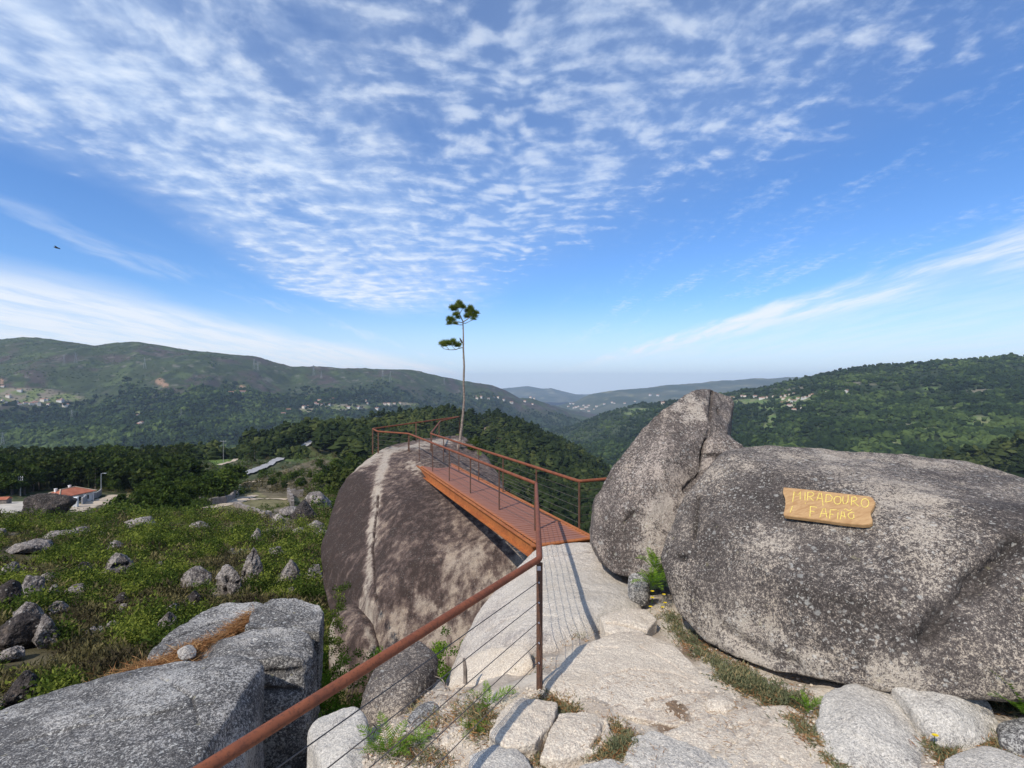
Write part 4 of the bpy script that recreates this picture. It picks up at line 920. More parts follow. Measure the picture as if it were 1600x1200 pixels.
# ------------------------------------------------------------------ footbridge and lookout railing
ZD, ZR = -2.77, -1.87
def line_at(px, a, b):
    k = (px-800)/800; t = (k*a[1]-a[0])/((b[0]-a[0])-k*(b[1]-a[1])); return a+(b-a)*t
dn, df = P(836, 850, 8.86), P(640, 718, 18.8)
bd = (df-dn); bd[2] = 0; BL = np.linalg.norm(bd); bd /= BL; bp = np.array([bd[1], -bd[0], 0])       # along, to the right
bp = bp if bp[0] > 0 else -bp
W = 1.12; BL = 10.7
bridge = thing('footbridge', 'rusty orange steel footbridge from the pale slab to the huge boulder', 'footbridge', (dn[0], dn[1], ZD))
B0 = np.array([dn[0], dn[1], ZD])
AX = np.stack([bd, bp, [0, 0, 1]])
def bl(s, t, z): return bd*s+bp*t+np.array([0, 0, z])
# deck slats: one mesh, each slat rounded by bevel-like top face, with wear attribute
Vs, Fs, E = [], [], []; n = 0; pitch = .125
rb = np.random.default_rng(3)
for k in range(int(BL/pitch)):
    s0 = k*pitch; s1 = s0+pitch-.026; dz = rb.normal(0, .0012)
    ts = np.linspace(.03, W-.03, 9)
    for t in ts:
        for s_, z in ((s0, -.03), (s0, -.004), (s0+.006, dz), (s1-.006, dz), (s1, -.004), (s1, -.03)):
            Vs.append(bl(s_, t, z)); E.append(max(0, 1-min(t, W-t)/.22))
    for a in range(8):
        for b in range(5): i = n+a*6+b; Fs.append((i, i+6, i+7, i+1))
    n += 54
o = link('deck', np_mesh('deck', np.array(Vs), np.array(Fs), M_DECK, False, {'edge': np.array(E)}), bridge)
for t in (0, W):                                             # channel beams along both sides
    m = MB(); sg = -1 if t == 0 else 1
    m.box(bl(BL/2, t+sg*.012, -.115), (BL, .022, .20), ax=AX)
    m.box(bl(BL/2, t+sg*.05, -.221), (BL, .105, .016), ax=AX)
    m.box(bl(BL/2, t+sg*.035, -.0105), (BL, .075, .014), ax=AX)
    m.build('side_beam', M_BEAM, bridge)
for k in range(8):
    m = MB(); m.box(bl(.15+k*1.48, W/2, -.10), (.08, W-.04, .13), ax=AX); m.build('cross_beam', M_POST, bridge)
m = MB(); m.box(bl(-.02, W/2, -.1), (.02, W+.14, .2), ax=AX); m.build('end_plate', M_BEAM, bridge)
m = MB(); m.box(bl(-.06, W/2, -.005), (.09, W+.2, .02), ax=AX); m.build('end_strip', M_BEAM, bridge)

def rounded(path, r=.12, n=5):
    path = [np.asarray(p, float) for p in path]; out = [path[0]]
    for a, b, c in zip(path[:-2], path[1:-1], path[2:]):
        d0 = (a-b)/np.linalg.norm(a-b); d1 = (c-b)/np.linalg.norm(c-b); q = min(r, .4*np.linalg.norm(a-b), .4*np.linalg.norm(c-b))
        for t in np.linspace(0, 1, n): out.append((1-t)**2*(b+d0*q)+2*t*(1-t)*b+t*t*(b+d1*q))
    return out+[path[-1]]
def post(root, org, top, zb, mesh_mat=M_POST, w=(.05, .016), ax=None, r=None):
    m = MB(); h = top[2]-zb
    m.box(np.array([top[0], top[1], zb+h/2])-org, (w[0], w[1], h), ax=ax)
    o = m.build('post', mesh_mat, root); return o
def cables(root, org, path, zs, r=.0055):
    for zf in zs:
        m = MB(); m.tube(np.array([[p[0], p[1], p[2]+zf*(pz)] for p, pz in path])-org, r, 5); m.build('cable', M_CABLE, root)

# left railing of the bridge
La, Lb = np.array([.455, 9.65, ZR]), np.array([-3.90, 19.3, ZR])
pathL = [np.array([.455, 9.62, ZR]), line_at(638.5, La, Lb)]
m = MB(); m.tube(np.array([p for p in pathL])-B0, .032, 12); m.build('handrail', M_RAIL, bridge, True)
for px in (836, 780, 735, 702, 676, 655, 639.5): post(bridge, B0, line_at(px, La, Lb)-np.array([0, 0, .02]), ZD-.16, ax=AX)
for f in (.2, .37, .54, .71, .87):
    m = MB(); m.tube(np.array([p-np.array([0, 0, .92*f]) for p in pathL])-B0, .0042, 5); m.build('cable', M_CABLE, bridge)
# right railing of the bridge, its near end turning off behind the pointed boulder
Ra, Rb = P(905, 752, 9.84), np.array([-3.06, 19.3, ZR]); Ra[2] = ZR
Rc = P(985, 752, 10.3); Rc[2] = ZR
m = MB(); m.tube(np.array(rounded([Rb, Ra, Rc], .08))-B0, .032, 12); m.build('handrail', M_RAIL, bridge, True)
for px in (905, 838, 786, 748, 717, 693, 674.5): post(bridge, B0, line_at(px, Ra, Rb)-np.array([0, 0, .02]), ZD-.16, ax=AX)
for f in (.2, .37, .54, .71, .87):
    m = MB(); m.tube(np.array([p-np.array([0, 0, .92*f]) for p in (Rb, Ra, Rc)])-B0, .0042, 5); m.build('cable', M_CABLE, bridge)

# lookout railing round the top of the huge boulder
lk = [line_at(638.5, La, Lb), P(590, 674, 20.0), P(582, 670, 20.8), P(718, 651, 26.0), P(688, 658, 24.2), Rb]
L0 = np.array([lk[2][0], lk[2][1], lk[2][2]-.95])
look = thing('lookout_railing', 'rusty cable railing around the lookout on top of the huge boulder', 'railing', L0)
m = MB(); m.tube(np.array(rounded(lk, .1))-L0, .032, 10); m.build('handrail', M_RAIL, look, True)
for p in (P(638.5, 678, 19.35), P(591, 674.3, 20.0), P(582.3, 670.5, 20.8), P(718, 651.5, 26.0), P(686, 659, 24.1), P(673.5, 678, 19.4), P(650, 661, 23.0)):
    post(look, L0, p, p[2]-1.02)
for f in (.2, .37, .54, .71, .87):
    m = MB(); m.tube(np.array([p-np.array([0, 0, .92*f]) for p in lk])-L0, .0045, 5); m.build('cable', M_CABLE, look)

# near railing: from the bottom left up to the corner post, then on to the bridge
c0 = P(843, 873, 4.36); f0 = P(322, 1200, 1.92); d0 = (f0-c0); e0 = f0+d0*.75; br = np.array([.455, 9.60, ZR])
N0 = np.array([c0[0], c0[1], -2.5])
near = thing('path_railing', 'thick rusty tube handrail with thin cables in the foreground', 'railing', N0)
m = MB(); m.tube(np.array(rounded([e0, c0, br], .06, 6))-N0, .0275, 20); m.build('handrail', M_RAIL, near, True)
dirn = d0/np.linalg.norm(d0[:2])
axp = np.array([[dirn[0], dirn[1], 0], [-dirn[1], dirn[0], 0], [0, 0, 1]])
pst = post(near, N0, c0-np.array([0, 0, .03]), -2.62, w=(.016, .052), ax=axp)
m = MB(); m.box(np.array([c0[0]-.006, c0[1]-.032, c0[2]-.07])-N0, (.030, .003, .036)); pl = m.build('label_plate', M_PLATE, pst)
for k in range(5):
    m = MB(); p = np.array([c0[0]-.006, c0[1]-.03, c0[2]-.19-k*.17])-N0; m.tube([p, p+np.array([0, -.012, 0])], .006, 8); m.build('bolt', M_PLATE, pst)
post(near, N0, e0+np.array([0, 0, -.03]), e0[2]-1.1, w=(.016, .052), ax=axp)
for k in range(5):
    a = c0-np.array([0, 0, .19+k*.17]); b = e0-np.array([0, 0, .19+k*.17]); c_ = br-np.array([0, 0, .18+k*.155])
    m = MB(); m.tube(np.array([b, a, c_])-N0, .0034, 6); m.build('cable', M_CABLE, near)

# ------------------------------------------------------------------ wooden sign on the massive boulder
ZX = lambda zx, zy: (1210+zx/9.41, 750+zy/9.41)
cor = [ZX(130, 105), ZX(1445, 250), ZX(1430, 640), ZX(130, 520)]
smp = []
for a in np.linspace(0, 1, 6):
    for b in np.linspace(0, 1, 4):
        q = (1-b)*((1-a)*np.array(cor[0])+a*np.array(cor[1]))+b*((1-a)*np.array(cor[3])+a*np.array(cor[2]))
        d = RS.depth(q[0], q[1], 10)
        if d: smp.append(P(q[0], q[1], d))
smp = np.array(smp); cs_ = smp.mean(0); _, _, vt = np.linalg.svd(smp-cs_); nn = vt[2]; nn = nn if nn[1] < 0 else -nn
off = ((smp-cs_)@nn).max()+.006; O = cs_+nn*off
def on_plane(zx, zy, lift=0.):
    px, py = ZX(zx, zy); d = P(px, py, 1.); o = O+nn*lift; t = (o@nn)/(d@nn); return d*t
poly = [(138, 105), (440, 133), (800, 172), (1100, 205), (1395, 238), (1440, 258), (1485, 325), (1462, 395), (1425, 450), (1413, 492), (1420, 530), (1440, 575), (1437, 630), (1390, 655), (1290, 660), (1000, 632), (700, 590), (420, 555), (200, 530), (145, 522), (132, 490), (150, 430), (163, 350), (158, 275), (140, 220), (124, 185), (128, 140)]
PT = .03
sg = thing('wooden_sign', 'varnished wooden board with yellow hand carved viewpoint lettering on the massive boulder', 'sign', O)
bm = bmesh.new()
fr = [bm.verts.new(on_plane(x, y, PT)-O) for x, y in poly]; bk = [bm.verts.new(on_plane(x, y, PT)-O-nn*(PT+.004)) for x, y in poly]
bm.faces.new(fr); bm.faces.new(bk[::-1])
for i in range(len(poly)): bm.faces.new((fr[i], bk[i], bk[(i+1) % len(poly)], fr[(i+1) % len(poly)]))
bmesh.ops.recalc_face_normals(bm, faces=bm.faces)
ed = [e for e in bm.edges if e.verts[0] in fr and e.verts[1] in fr]
bmesh.ops.bevel(bm, geom=ed, offset=.004, segments=2, affect='EDGES')
me = bpy.data.meshes.new('board'); bm.to_mesh(me); bm.free(); me.materials.append(M_WOOD); link('board', me, sg)
def arc(cx_, cy, rx, ry, a0, a1, n=12): return [(cx_+rx*math.cos(R(a)), cy+ry*math.sin(R(a))) for a in np.linspace(a0, a1, n)]
LET = [
 [(290, 235), (286, 165), (338, 232), (388, 172)], [(378, 178), (380, 290)], [(290, 175), (278, 250), (268, 325)], [(265, 385), (250, 430), (230, 478)],        # M with its long tail
 [(452, 185), (448, 300)], [(454, 338), (454, 348)],
 [(492, 180), (488, 300)], [(492, 180), (545, 178), (580, 200), (572, 232), (500, 248)], [(515, 248), (572, 305)],
 [(622, 300), (660, 195), (690, 192), (700, 260), (716, 378)], [(640, 268), (692, 272)],
 [(762, 215), (756, 325)], [(762, 215), (820, 218), (852, 255), (840, 305), (756, 328)],
 arc(928, 298, 52, 58, -75, 285, 20),
 [(1012, 240), (1003, 300), (1018, 350), (1055, 352), (1080, 310), (1086, 225)],
 [(1140, 250), (1130, 375)], [(1140, 250), (1190, 248), (1212, 275), (1200, 300), (1142, 315)], [(1160, 315), (1238, 385)],
 arc(1332, 338, 56, 64, -60, 300, 20),
 [(530, 385), (522, 540)], [(530, 388), (628, 402)], [(528, 458), (590, 466)],
 [(668, 550), (712, 425), (748, 422), (770, 555)], [(680, 490), (775, 500)],
 [(822, 435), (812, 570)], [(822, 438), (915, 440)], [(820, 500), (870, 508)],
 [(935, 478), (928, 578)], [(938, 448), (938, 455)],
 [(968, 580), (992, 465), (1022, 470), (1042, 565)], [(975, 525), (1035, 535)],
 [(1022, 440), (1050, 425), (1085, 450), (1110, 452), (1136, 432)],
 [(1172, 480), (1140, 472), (1095, 490), (1082, 525), (1105, 560), (1140, 575), (1168, 550), (1165, 510)]]
for st in LET:
    pts = [on_plane(x, y, PT+.0015)-O for x, y in st]
    m = MB(); m.tube(np.array(pts), .0042, 6); o = m.build('letter_stroke', M_CARVE, sg, True)
# ------------------------------------------------------------------ plants
def leaves(pos, d, up, L, Wd, fold=0.):
    """diamond leaves: base pos, unit direction d, up-ish normal, length L, half width Wd"""
    s = np.cross(d, up); s /= np.linalg.norm(s, axis=1)[:, None]+1e-9
    a = pos; b = pos+d*(L*.45)[:, None]+s*Wd[:, None]; c = pos+d*L[:, None]; e = pos+d*(L*.45)[:, None]-s*Wd[:, None]
    V = np.stack([a, b, c, e], 1).reshape(-1, 3); F = np.arange(len(pos)*4).reshape(-1, 4); return V, F
def rdir(rng, n, zlo=-.2, zhi=1.):
    a = rng.random(n)*2*math.pi; z = rng.uniform(zlo, zhi, n); r = np.sqrt(np.maximum(0, 1-z*z)); return np.stack([r*np.cos(a), r*np.sin(a), z], 1)
def clumps(cent, rad, tint, nl, rng, flat=.5, lsz=.22, asp=.3, zl=-.1, zh=.8, lift=.5):
    n = len(cent); N = n*nl
    off = rdir(rng, N, -.05, 1)*(rng.random(N)**.5)[:, None]; rr_ = np.repeat(rad, nl)
    pos = np.repeat(cent, nl, 0)+off*rr_[:, None]*np.array([1, 1, flat*1.4])
    d = rdir(rng, N, zl, zh)*.7+off*.6; d /= np.linalg.norm(d, axis=1)[:, None]
    L = rr_*lsz*rng.uniform(.6, 1.4, N)*2
    V, F = leaves(pos-d*(L*.5)[:, None], d, rdir(rng, N, .3, 1), L, L*asp)
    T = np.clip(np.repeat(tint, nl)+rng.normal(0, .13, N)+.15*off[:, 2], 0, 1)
    return V, F, np.repeat(T, 4)

# scrub on the slope: bracken and heather (beyond counting)
rg = np.random.default_rng(21)
N = 21000
pxs = rg.uniform(-140, 545, N); ys = np.exp(rg.uniform(math.log(8.5), math.log(93), N)); xs = (pxs-800)/800*ys
zs = ground_z(xs, ys); c = np.stack([xs, ys, zs], 1); pys = 600-800*zs/ys
nb = fbm(np.stack([xs*.30, ys*.22, 0*xs], 1)+5, 3)+.25*fbm(np.stack([xs*1.2, ys*.9, 0*xs], 1), 2)
grn = blobmask(pxs, pys, [(320, 850, 170, 32), (60, 815, 110, 16), (170, 1010, 110, 60), (30, 1090, 80, 40), (430, 880, 80, 60), (220, 860, 60, 40), (330, 960, 90, 30), (230, 905, 60, 30)])
nb2 = nb*1.6+.5*grn-.20
bare = blobmask(pxs, pys, [(60, 880, 90, 25), (20, 930, 60, 30), (110, 840, 60, 16), (340, 805, 120, 14), (450, 812, 60, 18), (90, 935, 50, 30), (480, 800, 40, 40), (120, 900, 60, 30)])
isb = nb2 > .05
keep = rg.random(N) < np.where(isb, .92, .5*(1-.85*bare))
keep &= ~((pys < 812) & (pxs < 165) & (ys > 70)); keep &= ~((ys > 60) & (rg.random(N) < .45))
keep &= ~(in_poly(pxs, pys, [(395, 800), (480, 780), (500, 815), (420, 826)]) & (ys > 60))
for (rx0, ry0, rw0) in SLR:                  # open ground on and just in front of every rock
    keep &= ~((np.abs(xs-rx0-(ys-ry0)*rx0/ry0) < rw0*1.05+.1) & (ys > ry0-rw0*1.6-.6) & (ys < ry0+rw0*1.5))
for lab, sel, mat, nl, fl, lz, asp, zr in (('dense bright bracken spreading over the slope', isb & keep, M_BRACKEN, 104, 1.0, .105, .24, (-.4, .6)), ('low olive heather and gorse between the rocks', ~isb & keep, M_HEATH, 46, .55, .17, .14, (.2, 1.))):
    cc = c[sel]; r_ = (.16+.0085*cc[:, 1])*rg.lognormal(0, .35, len(cc)).clip(.5, 2.); cc = cc+np.array([0, 0, .25])*r_[:, None]; t = np.clip(.45+.75*fbm(cc*[.8, .5, 0]+2, 3)+rg.normal(0, .22, len(cc)), 0, 1)
    V, F, T = clumps(cc, r_, t, nl, rg, fl, lz, asp, *zr)
    tag(link('scrub', np_mesh('scrub', V, F, mat, False, {'tint': T})), lab, 'scrub', kind='stuff')

N = 5200
pxm = rg.uniform(150, 570, N); pym = rg.uniform(688, 832, N); ym = np.exp(rg.uniform(math.log(80), math.log(420), N)); xm = (pxm-800)/800*ym; zm = ground_z(xm, ym); pym = 600-800*zm/ym
km = (pym > 684) & (pym < 830) & ~in_poly(pxm, pym, [(300, 800), (400, 768), (470, 775), (470, 786), (330, 800)]) & ~in_poly(pxm, pym, [(378, 750), (480, 688), (494, 692), (400, 748)]) & ~in_poly(pxm, pym, [(98, 812), (120, 800), (205, 774), (205, 790)])
for q_ in CLEAR[:4]: km &= ~in_poly(pxm, pym-5, q_) & ~in_poly(pxm, pym-1, q_)
cm = np.stack([xm, ym, zm], 1)[km]; nm = fbm(cm*[.05, .03, 0]+8, 3); rm = rg.lognormal(0, .45, len(cm)).clip(.4, 2.2)*(.5+.0022*cm[:, 1])*np.where(nm > .0, 1.2, .7)*np.where(in_poly(pxm[km], pym[km], CLEAR[4]) | in_poly(pxm[km], pym[km], [(400, 800), (485, 776), (500, 812), (425, 824)]), .38, 1.)
for lab, sel, mat in (('dark bushes dotted over the rough ground below the lane', nm > .02, M_OAK), ('dry heath on the rough ground below the lane', nm <= .02, M_HEATH)):
    V, F, T = clumps(cm[sel]+np.array([0, 0, .3])*rm[sel][:, None], rm[sel], np.clip(.4+rg.normal(0, .22, int(sel.sum())), 0, 1), 60, rg, .95, .15, .35, -.4, .8)
    tag(link('scrub', np_mesh('scrub', V, F, mat, False, {'tint': T})), lab, 'scrub', kind='stuff')
print('scrub', int(keep.sum()), len(cm))

# fern plants
def fern_mesh(rng, nfr=8, L=.5, mat=M_FERN, droop=.9):
    Vs, Fs, T, off = [], [], [], 0
    for k in range(nfr):
        a = k/nfr*6.28+rng.normal(0, .25); el = rng.uniform(.75, 1.3); l = L*rng.uniform(.7, 1.15); n = 22
        t = np.linspace(0, 1, n); hd = np.array([math.cos(a), math.sin(a), 0])
        ang = el-droop*t**1.4*rng.uniform(.8, 1.3)
        st = np.stack([np.cos(ang), np.sin(ang)], 1)*l/n; q = np.cumsum(st, 0)
        path = hd[None]*q[:, :1]+np.array([0, 0, 1.])*q[:, 1:]
        side = np.array([-hd[1], hd[0], 0]); tan = hd[None]*np.cos(ang)[:, None]+np.array([0, 0, 1.])*np.sin(ang)[:, None]; up = np.cross(np.repeat(side[None], n, 0), tan)
        for sgn in (1, -1):
            i = np.arange(4, n); pl = l*.24*np.sin(np.pi*np.clip((t[i]-.06)/1.0, 0, 1)**.7)*rng.uniform(.85, 1.1, len(i))+.005
            d = side*sgn*.86+tan[i]*.42-up[i]*.16+rng.normal(0, .06, (len(i), 3)); d /= np.linalg.norm(d, axis=1)[:, None]
            v, f = leaves(path[i], d, up[i]+rng.normal(0, .25, (len(i), 3)), pl, np.minimum(l/n*.34, pl*.16)); Vs.append(v); Fs.append(f+off); off += len(v)
            T.append(np.repeat(np.clip(.45+.3*t[i]+rng.normal(0, .16, len(i)), 0, 1), 4))
        w = .0025; v = np.concatenate([path+side*w, path-side*w]); f = np.array([(j, j+1, n+j+1, n+j) for j in range(n-1)])
        Vs.append(v); Fs.append(f+off); off += len(v); T.append(np.full(len(v), .3))
    return np_mesh('fern', np.concatenate(Vs), np.concatenate(Fs), mat, False, {'tint': np.concatenate(T)})
rf = np.random.default_rng(8)
FERN = [fern_mesh(rf, 7, .55), fern_mesh(rf, 10, .45, droop=1.2), fern_mesh(rf, 8, .6, droop=.8)]
def put(me, name, label, cat, px, py, size, Y=None, rz=0., group=None, lift=0., base=.5):
    p = on_ground(px, py, 2.4) if Y is None else P(px, py, Y)
    o = link(name, me, None, (p[0], p[1], p[2]+lift), (0, 0, rz)); s_ = size/800*p[1]/base; o.scale = (s_, s_, s_); return tag(o, label, cat, group)
put(FERN[2], 'fern', 'bright upright fern at the bottom of the gap, leftmost of the foreground ferns', 'fern', 606, 1190, 62, None, .4)
put(FERN[1], 'fern', 'bushy light green fern right of the bottom fern, beside the twigs', 'fern', 652, 1168, 46, None, 1.4)
put(FERN[0], 'fern', 'tall green fern at the edge of the rounded paving stone', 'fern', 762, 1108, 46, None, 2.2)
put(FERN[1], 'fern', 'brown and green fern below the tall one', 'fern', 738, 1146, 38, None, .2)
put(FERN[1], 'fern', 'green fern growing in the dark cleft between the two big boulders', 'fern', 1020, 918, 58, 6.35, .9)
put(FERN[2], 'fern', 'second green fern higher in the cleft between the two big boulders', 'fern', 1024, 893, 40, 6.5, 2.5)
put(FERN[1], 'fern', 'large fern at the right edge beside the massive boulder', 'fern', 1578, 1100, 85, 3.85, .3)
put(FERN[2], 'fern', 'lower fern at the right edge in front of the large fern', 'fern', 1600, 1118, 70, 3.6, 1.1)
put(FERN[0], 'fern', 'small fern leaning on the left rounded rock by the heather', 'fern', 1262, 1112, 34, None, 2.0)

# leafy shrub in the pit and green strips in the gaps
def bush(name, label, px, py, Y, rx, ry, rz, n, mat, tint, lsz=.3, cat='shrub'):
    p = P(px, py, Y); cc = p+rf.normal(size=(n, 3))*np.array([rx, ry, rz])*.5; cc[:, 2] = np.maximum(cc[:, 2], p[2]-rz)
    V, F, T = clumps(cc-p, np.full(n, .12), np.clip(tint+rf.normal(0, .2, n), 0, 1), 110, rf, .9, lsz*.5, .26)
    return tag(link(name, np_mesh(name, V, F, mat, False, {'tint': T}), None, p), label, cat)
bush('shrub', 'dense green shrub in the pit at the foot of the huge boulder', 662, 1048, 8.4, .75, .5, .35, 70, M_FERN, .38)
bush('shrub', 'bright green plants in the dark gap beside the squared block', 515, 1105, 7.6, .55, .9, .6, 70, M_FERN, .4)
bush('shrub', 'green ferny growth deep between the outcrop and the huge boulder', 520, 1010, 9.8, .3, .9, .9, 40, M_BRACKEN, .3)
bush('shrub', 'yellow green bush growing behind the far end of the footbridge', 746, 732, 20.6, .45, .5, .6, 26, M_FERN, .7)
bush('shrub', 'dark leafy shrub on the back of the huge boulder under the pine', 735, 706, 21.6, .5, .5, .5, 24, M_BRACKEN, .2)

# grass, heather and dry needles along the joints
def blades(cent, n_each, h, spread, rng, lean=.6, wd=.004):
    N = len(cent)*n_each; base = np.repeat(cent, n_each, 0)+np.concatenate([rng.normal(size=(N, 2))*np.repeat(spread, n_each)[:, None], np.zeros((N, 1))], 1)
    d = rdir(rng, N, .25, 1); d[:, :2] *= lean*1.4; d /= np.linalg.norm(d, axis=1)[:, None]
    L = np.repeat(h, n_each)*rng.uniform(.4, 1.25, N); return leaves(base, d, rdir(rng, N, -.3, .3), L, np.full(N, wd)+L*.012)
def joint(px0, py0, px1, py1, wpx, n):
    t = rf.random(n); px = px0+(px1-px0)*t+rf.normal(0, wpx, n)*.7; py = py0+(py1-py0)*t+rf.normal(0, wpx*.45, n)
    return np.array([on_ground(a, b, 2.4) for a, b in zip(px, py)])
Vs, Fs, T, off = [], [], [], 0
Vd, Fd, Td, offd = [], [], [], 0
for (a, b, c_, d, w, n, h, tint, dry) in [(1085, 1010, 1215, 1095, 16, 60, .06, .3, 1.4), (1130, 1050, 1240, 1105, 18, 80, .075, .25, .9), (1030, 950, 1090, 1015, 10, 40, .07, .45, .8), (1180, 1080, 1290, 1120, 14, 40, .055, .35, 1.6), (1240, 1125, 1275, 1160, 8, 30, .06, .5, 1.2),
                                          (860, 1005, 935, 962, 10, 70, .07, .55, 1.2), (900, 985, 960, 965, 9, 50, .07, .4, 1.), (850, 1095, 905, 1112, 9, 45, .07, .5, 1.3), (880, 1090, 890, 1100, 5, 14, .08, .9, 2),
                                          (935, 1180, 985, 1168, 9, 60, .08, .55, .8), (960, 1130, 985, 1160, 8, 35, .05, .6, 1.1), (820, 1172, 850, 1200, 7, 26, .05, .5, 1.), (730, 1105, 770, 1150, 14, 70, .10, .5, 1.2), (800, 1010, 830, 1045, 8, 26, .08, .4, .8),
                                          (1465, 1165, 1490, 1190, 10, 40, .07, .5, .8), (1530, 1160, 1600, 1180, 9, 40, .06, .6, 1.2), (1545, 1090, 1600, 1110, 12, 60, .12, .5, .2), (1290, 1185, 1330, 1200, 8, 26, .06, .5, .6), (640, 1100, 700, 1135, 14, 40, .07, .6, 1.5), (590, 1165, 690, 1195, 16, 60, .07, .5, 1.4)]:
    cc = joint(a, b, c_, d, w, n); V, F = blades(cc, 20, np.full(n, h*.75), np.full(n, h*.6), rf, 1.0, .003)
    Vs.append(V); Fs.append(F+off); off += len(V); T.append(np.repeat(np.clip(tint+rf.normal(0, .2, len(F)), 0, 1), 4))
    k = int(n*dry*.5)
    if k:
        cc = joint(a, b, c_, d, w*1.4, k); V, F = blades(cc+np.array([0, 0, .006]), 18, np.full(k, h*.8), np.full(k, h*.7), rf, 2.2, .0022)
        Vd.append(V); Fd.append(F+offd); offd += len(V); Td.append(np.repeat(np.clip(.5+rf.normal(0, .28, len(F)), 0, 1), 4))
tag(link('grass', np_mesh('grass', np.concatenate(Vs), np.concatenate(Fs), M_GRASS, False, {'tint': np.concatenate(T)})), 'short grey green grass in the joints of the rocky path', 'grass', kind='stuff')
tag(link('dry_grass', np_mesh('dry_grass', np.concatenate(Vd), np.concatenate(Fd), M_DRYN, False, {'tint': np.concatenate(Td)})), 'rusty dry grass and needles in the joints of the path', 'dry grass', kind='stuff')
cc = np.concatenate([joint(1085, 1020, 1215, 1092, 9, 60), joint(1130, 1058, 1250, 1106, 10, 110), joint(1040, 960, 1090, 1015, 6, 24), joint(870, 1000, 935, 968, 5, 20), joint(955, 1172, 990, 1166, 5, 14), joint(1550, 1090, 1600, 1104, 6, 22)])
V, F, T = clumps(cc, np.full(len(cc), .062)*rf.uniform(.6, 1.4, len(cc)), np.clip(.35+rf.normal(0, .2, len(cc)), 0, 1), 60, rf, 1.0, .22, .11, .1, 1.)
tag(link('heather', np_mesh('heather', V, F, M_GRASS, False, {'tint': T})), 'grey green heather mounds along the foot of the massive boulder', 'heather', kind='stuff')
# rust coloured pine needle litter on the outcrop
def needle_pile(region, n, rng, rocks_z):
    pts = []
    for (a, b, Ya, c_, d, Yb, w) in region:
        t = rng.random(n//len(region))[:, None]; p = P(a, b, Ya)+(P(c_, d, Yb)-P(a, b, Ya))*t+rng.normal(size=(len(t), 3))*np.array([w, w, .035])
        pts.append(p)
    p = np.concatenate(pts); N = len(p); d = rdir(rng, N, -.25, .45); L = rng.uniform(.08, .22, N)
    V, F = leaves(p, d, rdir(rng, N, .2, 1), L, np.full(N, .0028)); T = np.repeat(np.clip(.45+rng.normal(0, .28, N), 0, 1), 4)
    return V, F, T
V, F, T = needle_pile([(170, 1072, 5.95, 275, 1035, 6.35, .13), (200, 1060, 6.1, 300, 1028, 6.45, .12), (280, 1025, 6.5, 345, 1000, 6.95, .06), (345, 1000, 7.0, 395, 962, 7.6, .05), (240, 1050, 6.1, 290, 1035, 6.3, .12)], 9000, rf, None)
tag(link('pine_needles', np_mesh('pine_needles', V, F, M_DRYN, False, {'tint': T})), 'heap of rusty pine needles in the hollow of the left outcrop', 'needles', kind='stuff')
n = 900; pl_ = joint(880, 1040, 1180, 1160, 45, n//2); pl_ = np.concatenate([pl_, joint(900, 900, 980, 960, 20, n//4), joint(760, 1120, 1060, 1195, 30, n//4)])
lift = np.array([0, 0, .05]); V, F = leaves(pl_+lift, rdir(rf, len(pl_), -.06, .06), rdir(rf, len(pl_), .8, 1), rf.uniform(.03, .09, len(pl_)), np.full(len(pl_), .0016))
tag(link('dry_grass', np_mesh('dry_grass', V, F, M_DRYN, False, {'tint': np.repeat(np.clip(.4+rf.normal(0, .3, len(pl_)), 0, 1), 4)})), 'loose dry needles and bents strewn over the pale slabs', 'dry grass', kind='stuff')
# twigs and grit
rt = np.random.default_rng(31); m = MB(); cnt = 0
for i in range(230):
    px, py = rt.uniform(470, 720), rt.uniform(1070, 1198)
    if px > 690 and py > 1150: continue
    p = on_ground(px, py, 2.6); L = rt.uniform(.04, .22)*(1.9 if i < 12 else 1); a = rt.uniform(0, 3.14); q = [p+np.array([0, 0, .012])]
    for k in range(3): a += rt.normal(0, .35); q.append(q[-1]+np.array([math.cos(a), math.sin(a)*.9, rt.normal(0.03, .14)])*L/3)
    r0 = rt.uniform(.002, .006)*(1.8 if i < 12 else 1); m.tube(q, [r0, r0*.9, r0*.75, r0*.45], 5)
o = m.build('twigs', M_TWIG); tag(o, 'tangle of grey dead twigs under the railing cables', 'twigs', kind='stuff')
m = MB(); b = P(727, 1048, 5.0); m.tube([b+np.array([.0, 0, -.12]), b+np.array([0, 0, .02]), b+np.array([-.012, 0, .12])], [.022, .02, .014], 7)
tag(m.build('stump', M_TWIG), 'short dark broken stump standing between the ledge and the twigs', 'stump')
m = MB(); b = P(706, 1098, 4.75); m.tube([b+np.array([-.09, 0, -.10]), b+np.array([0, 0, .0]), b+np.array([.06, .02, .02])], [.03, .026, .012], 7)
tag(m.build('log', M_TWIG), 'dark weathered log end lying among the twigs', 'log')
Vs, Fs, off = [], [], 0
n = 6500; px = np.concatenate([rt.uniform(480, 860, n//2), rt.uniform(860, 1500, n//2)]); py = np.concatenate([rt.uniform(1075, 1205, n//2), rt.uniform(930, 1205, n//2)])
Yq = 2.55*800/(py-600); xq = (px-800)/800*Yq
for _ in range(6): zq = ground_z(xq, Yq); Yq = -zq*800/(py-600); xq = (px-800)/800*Yq
zq = ground_z(xq, Yq); sz = rt.lognormal(-4.9, .5, n).clip(.003, .025)
V, F = blobs(np.stack([xq, Yq, zq+sz*.3], 1), np.stack([sz, sz, sz*.65], 1), rt, .22)
tag(link('gravel', np_mesh('gravel', V, F, M_LIGHT, False)), 'pale granite grit scattered over the soil of the path', 'gravel', kind='stuff')
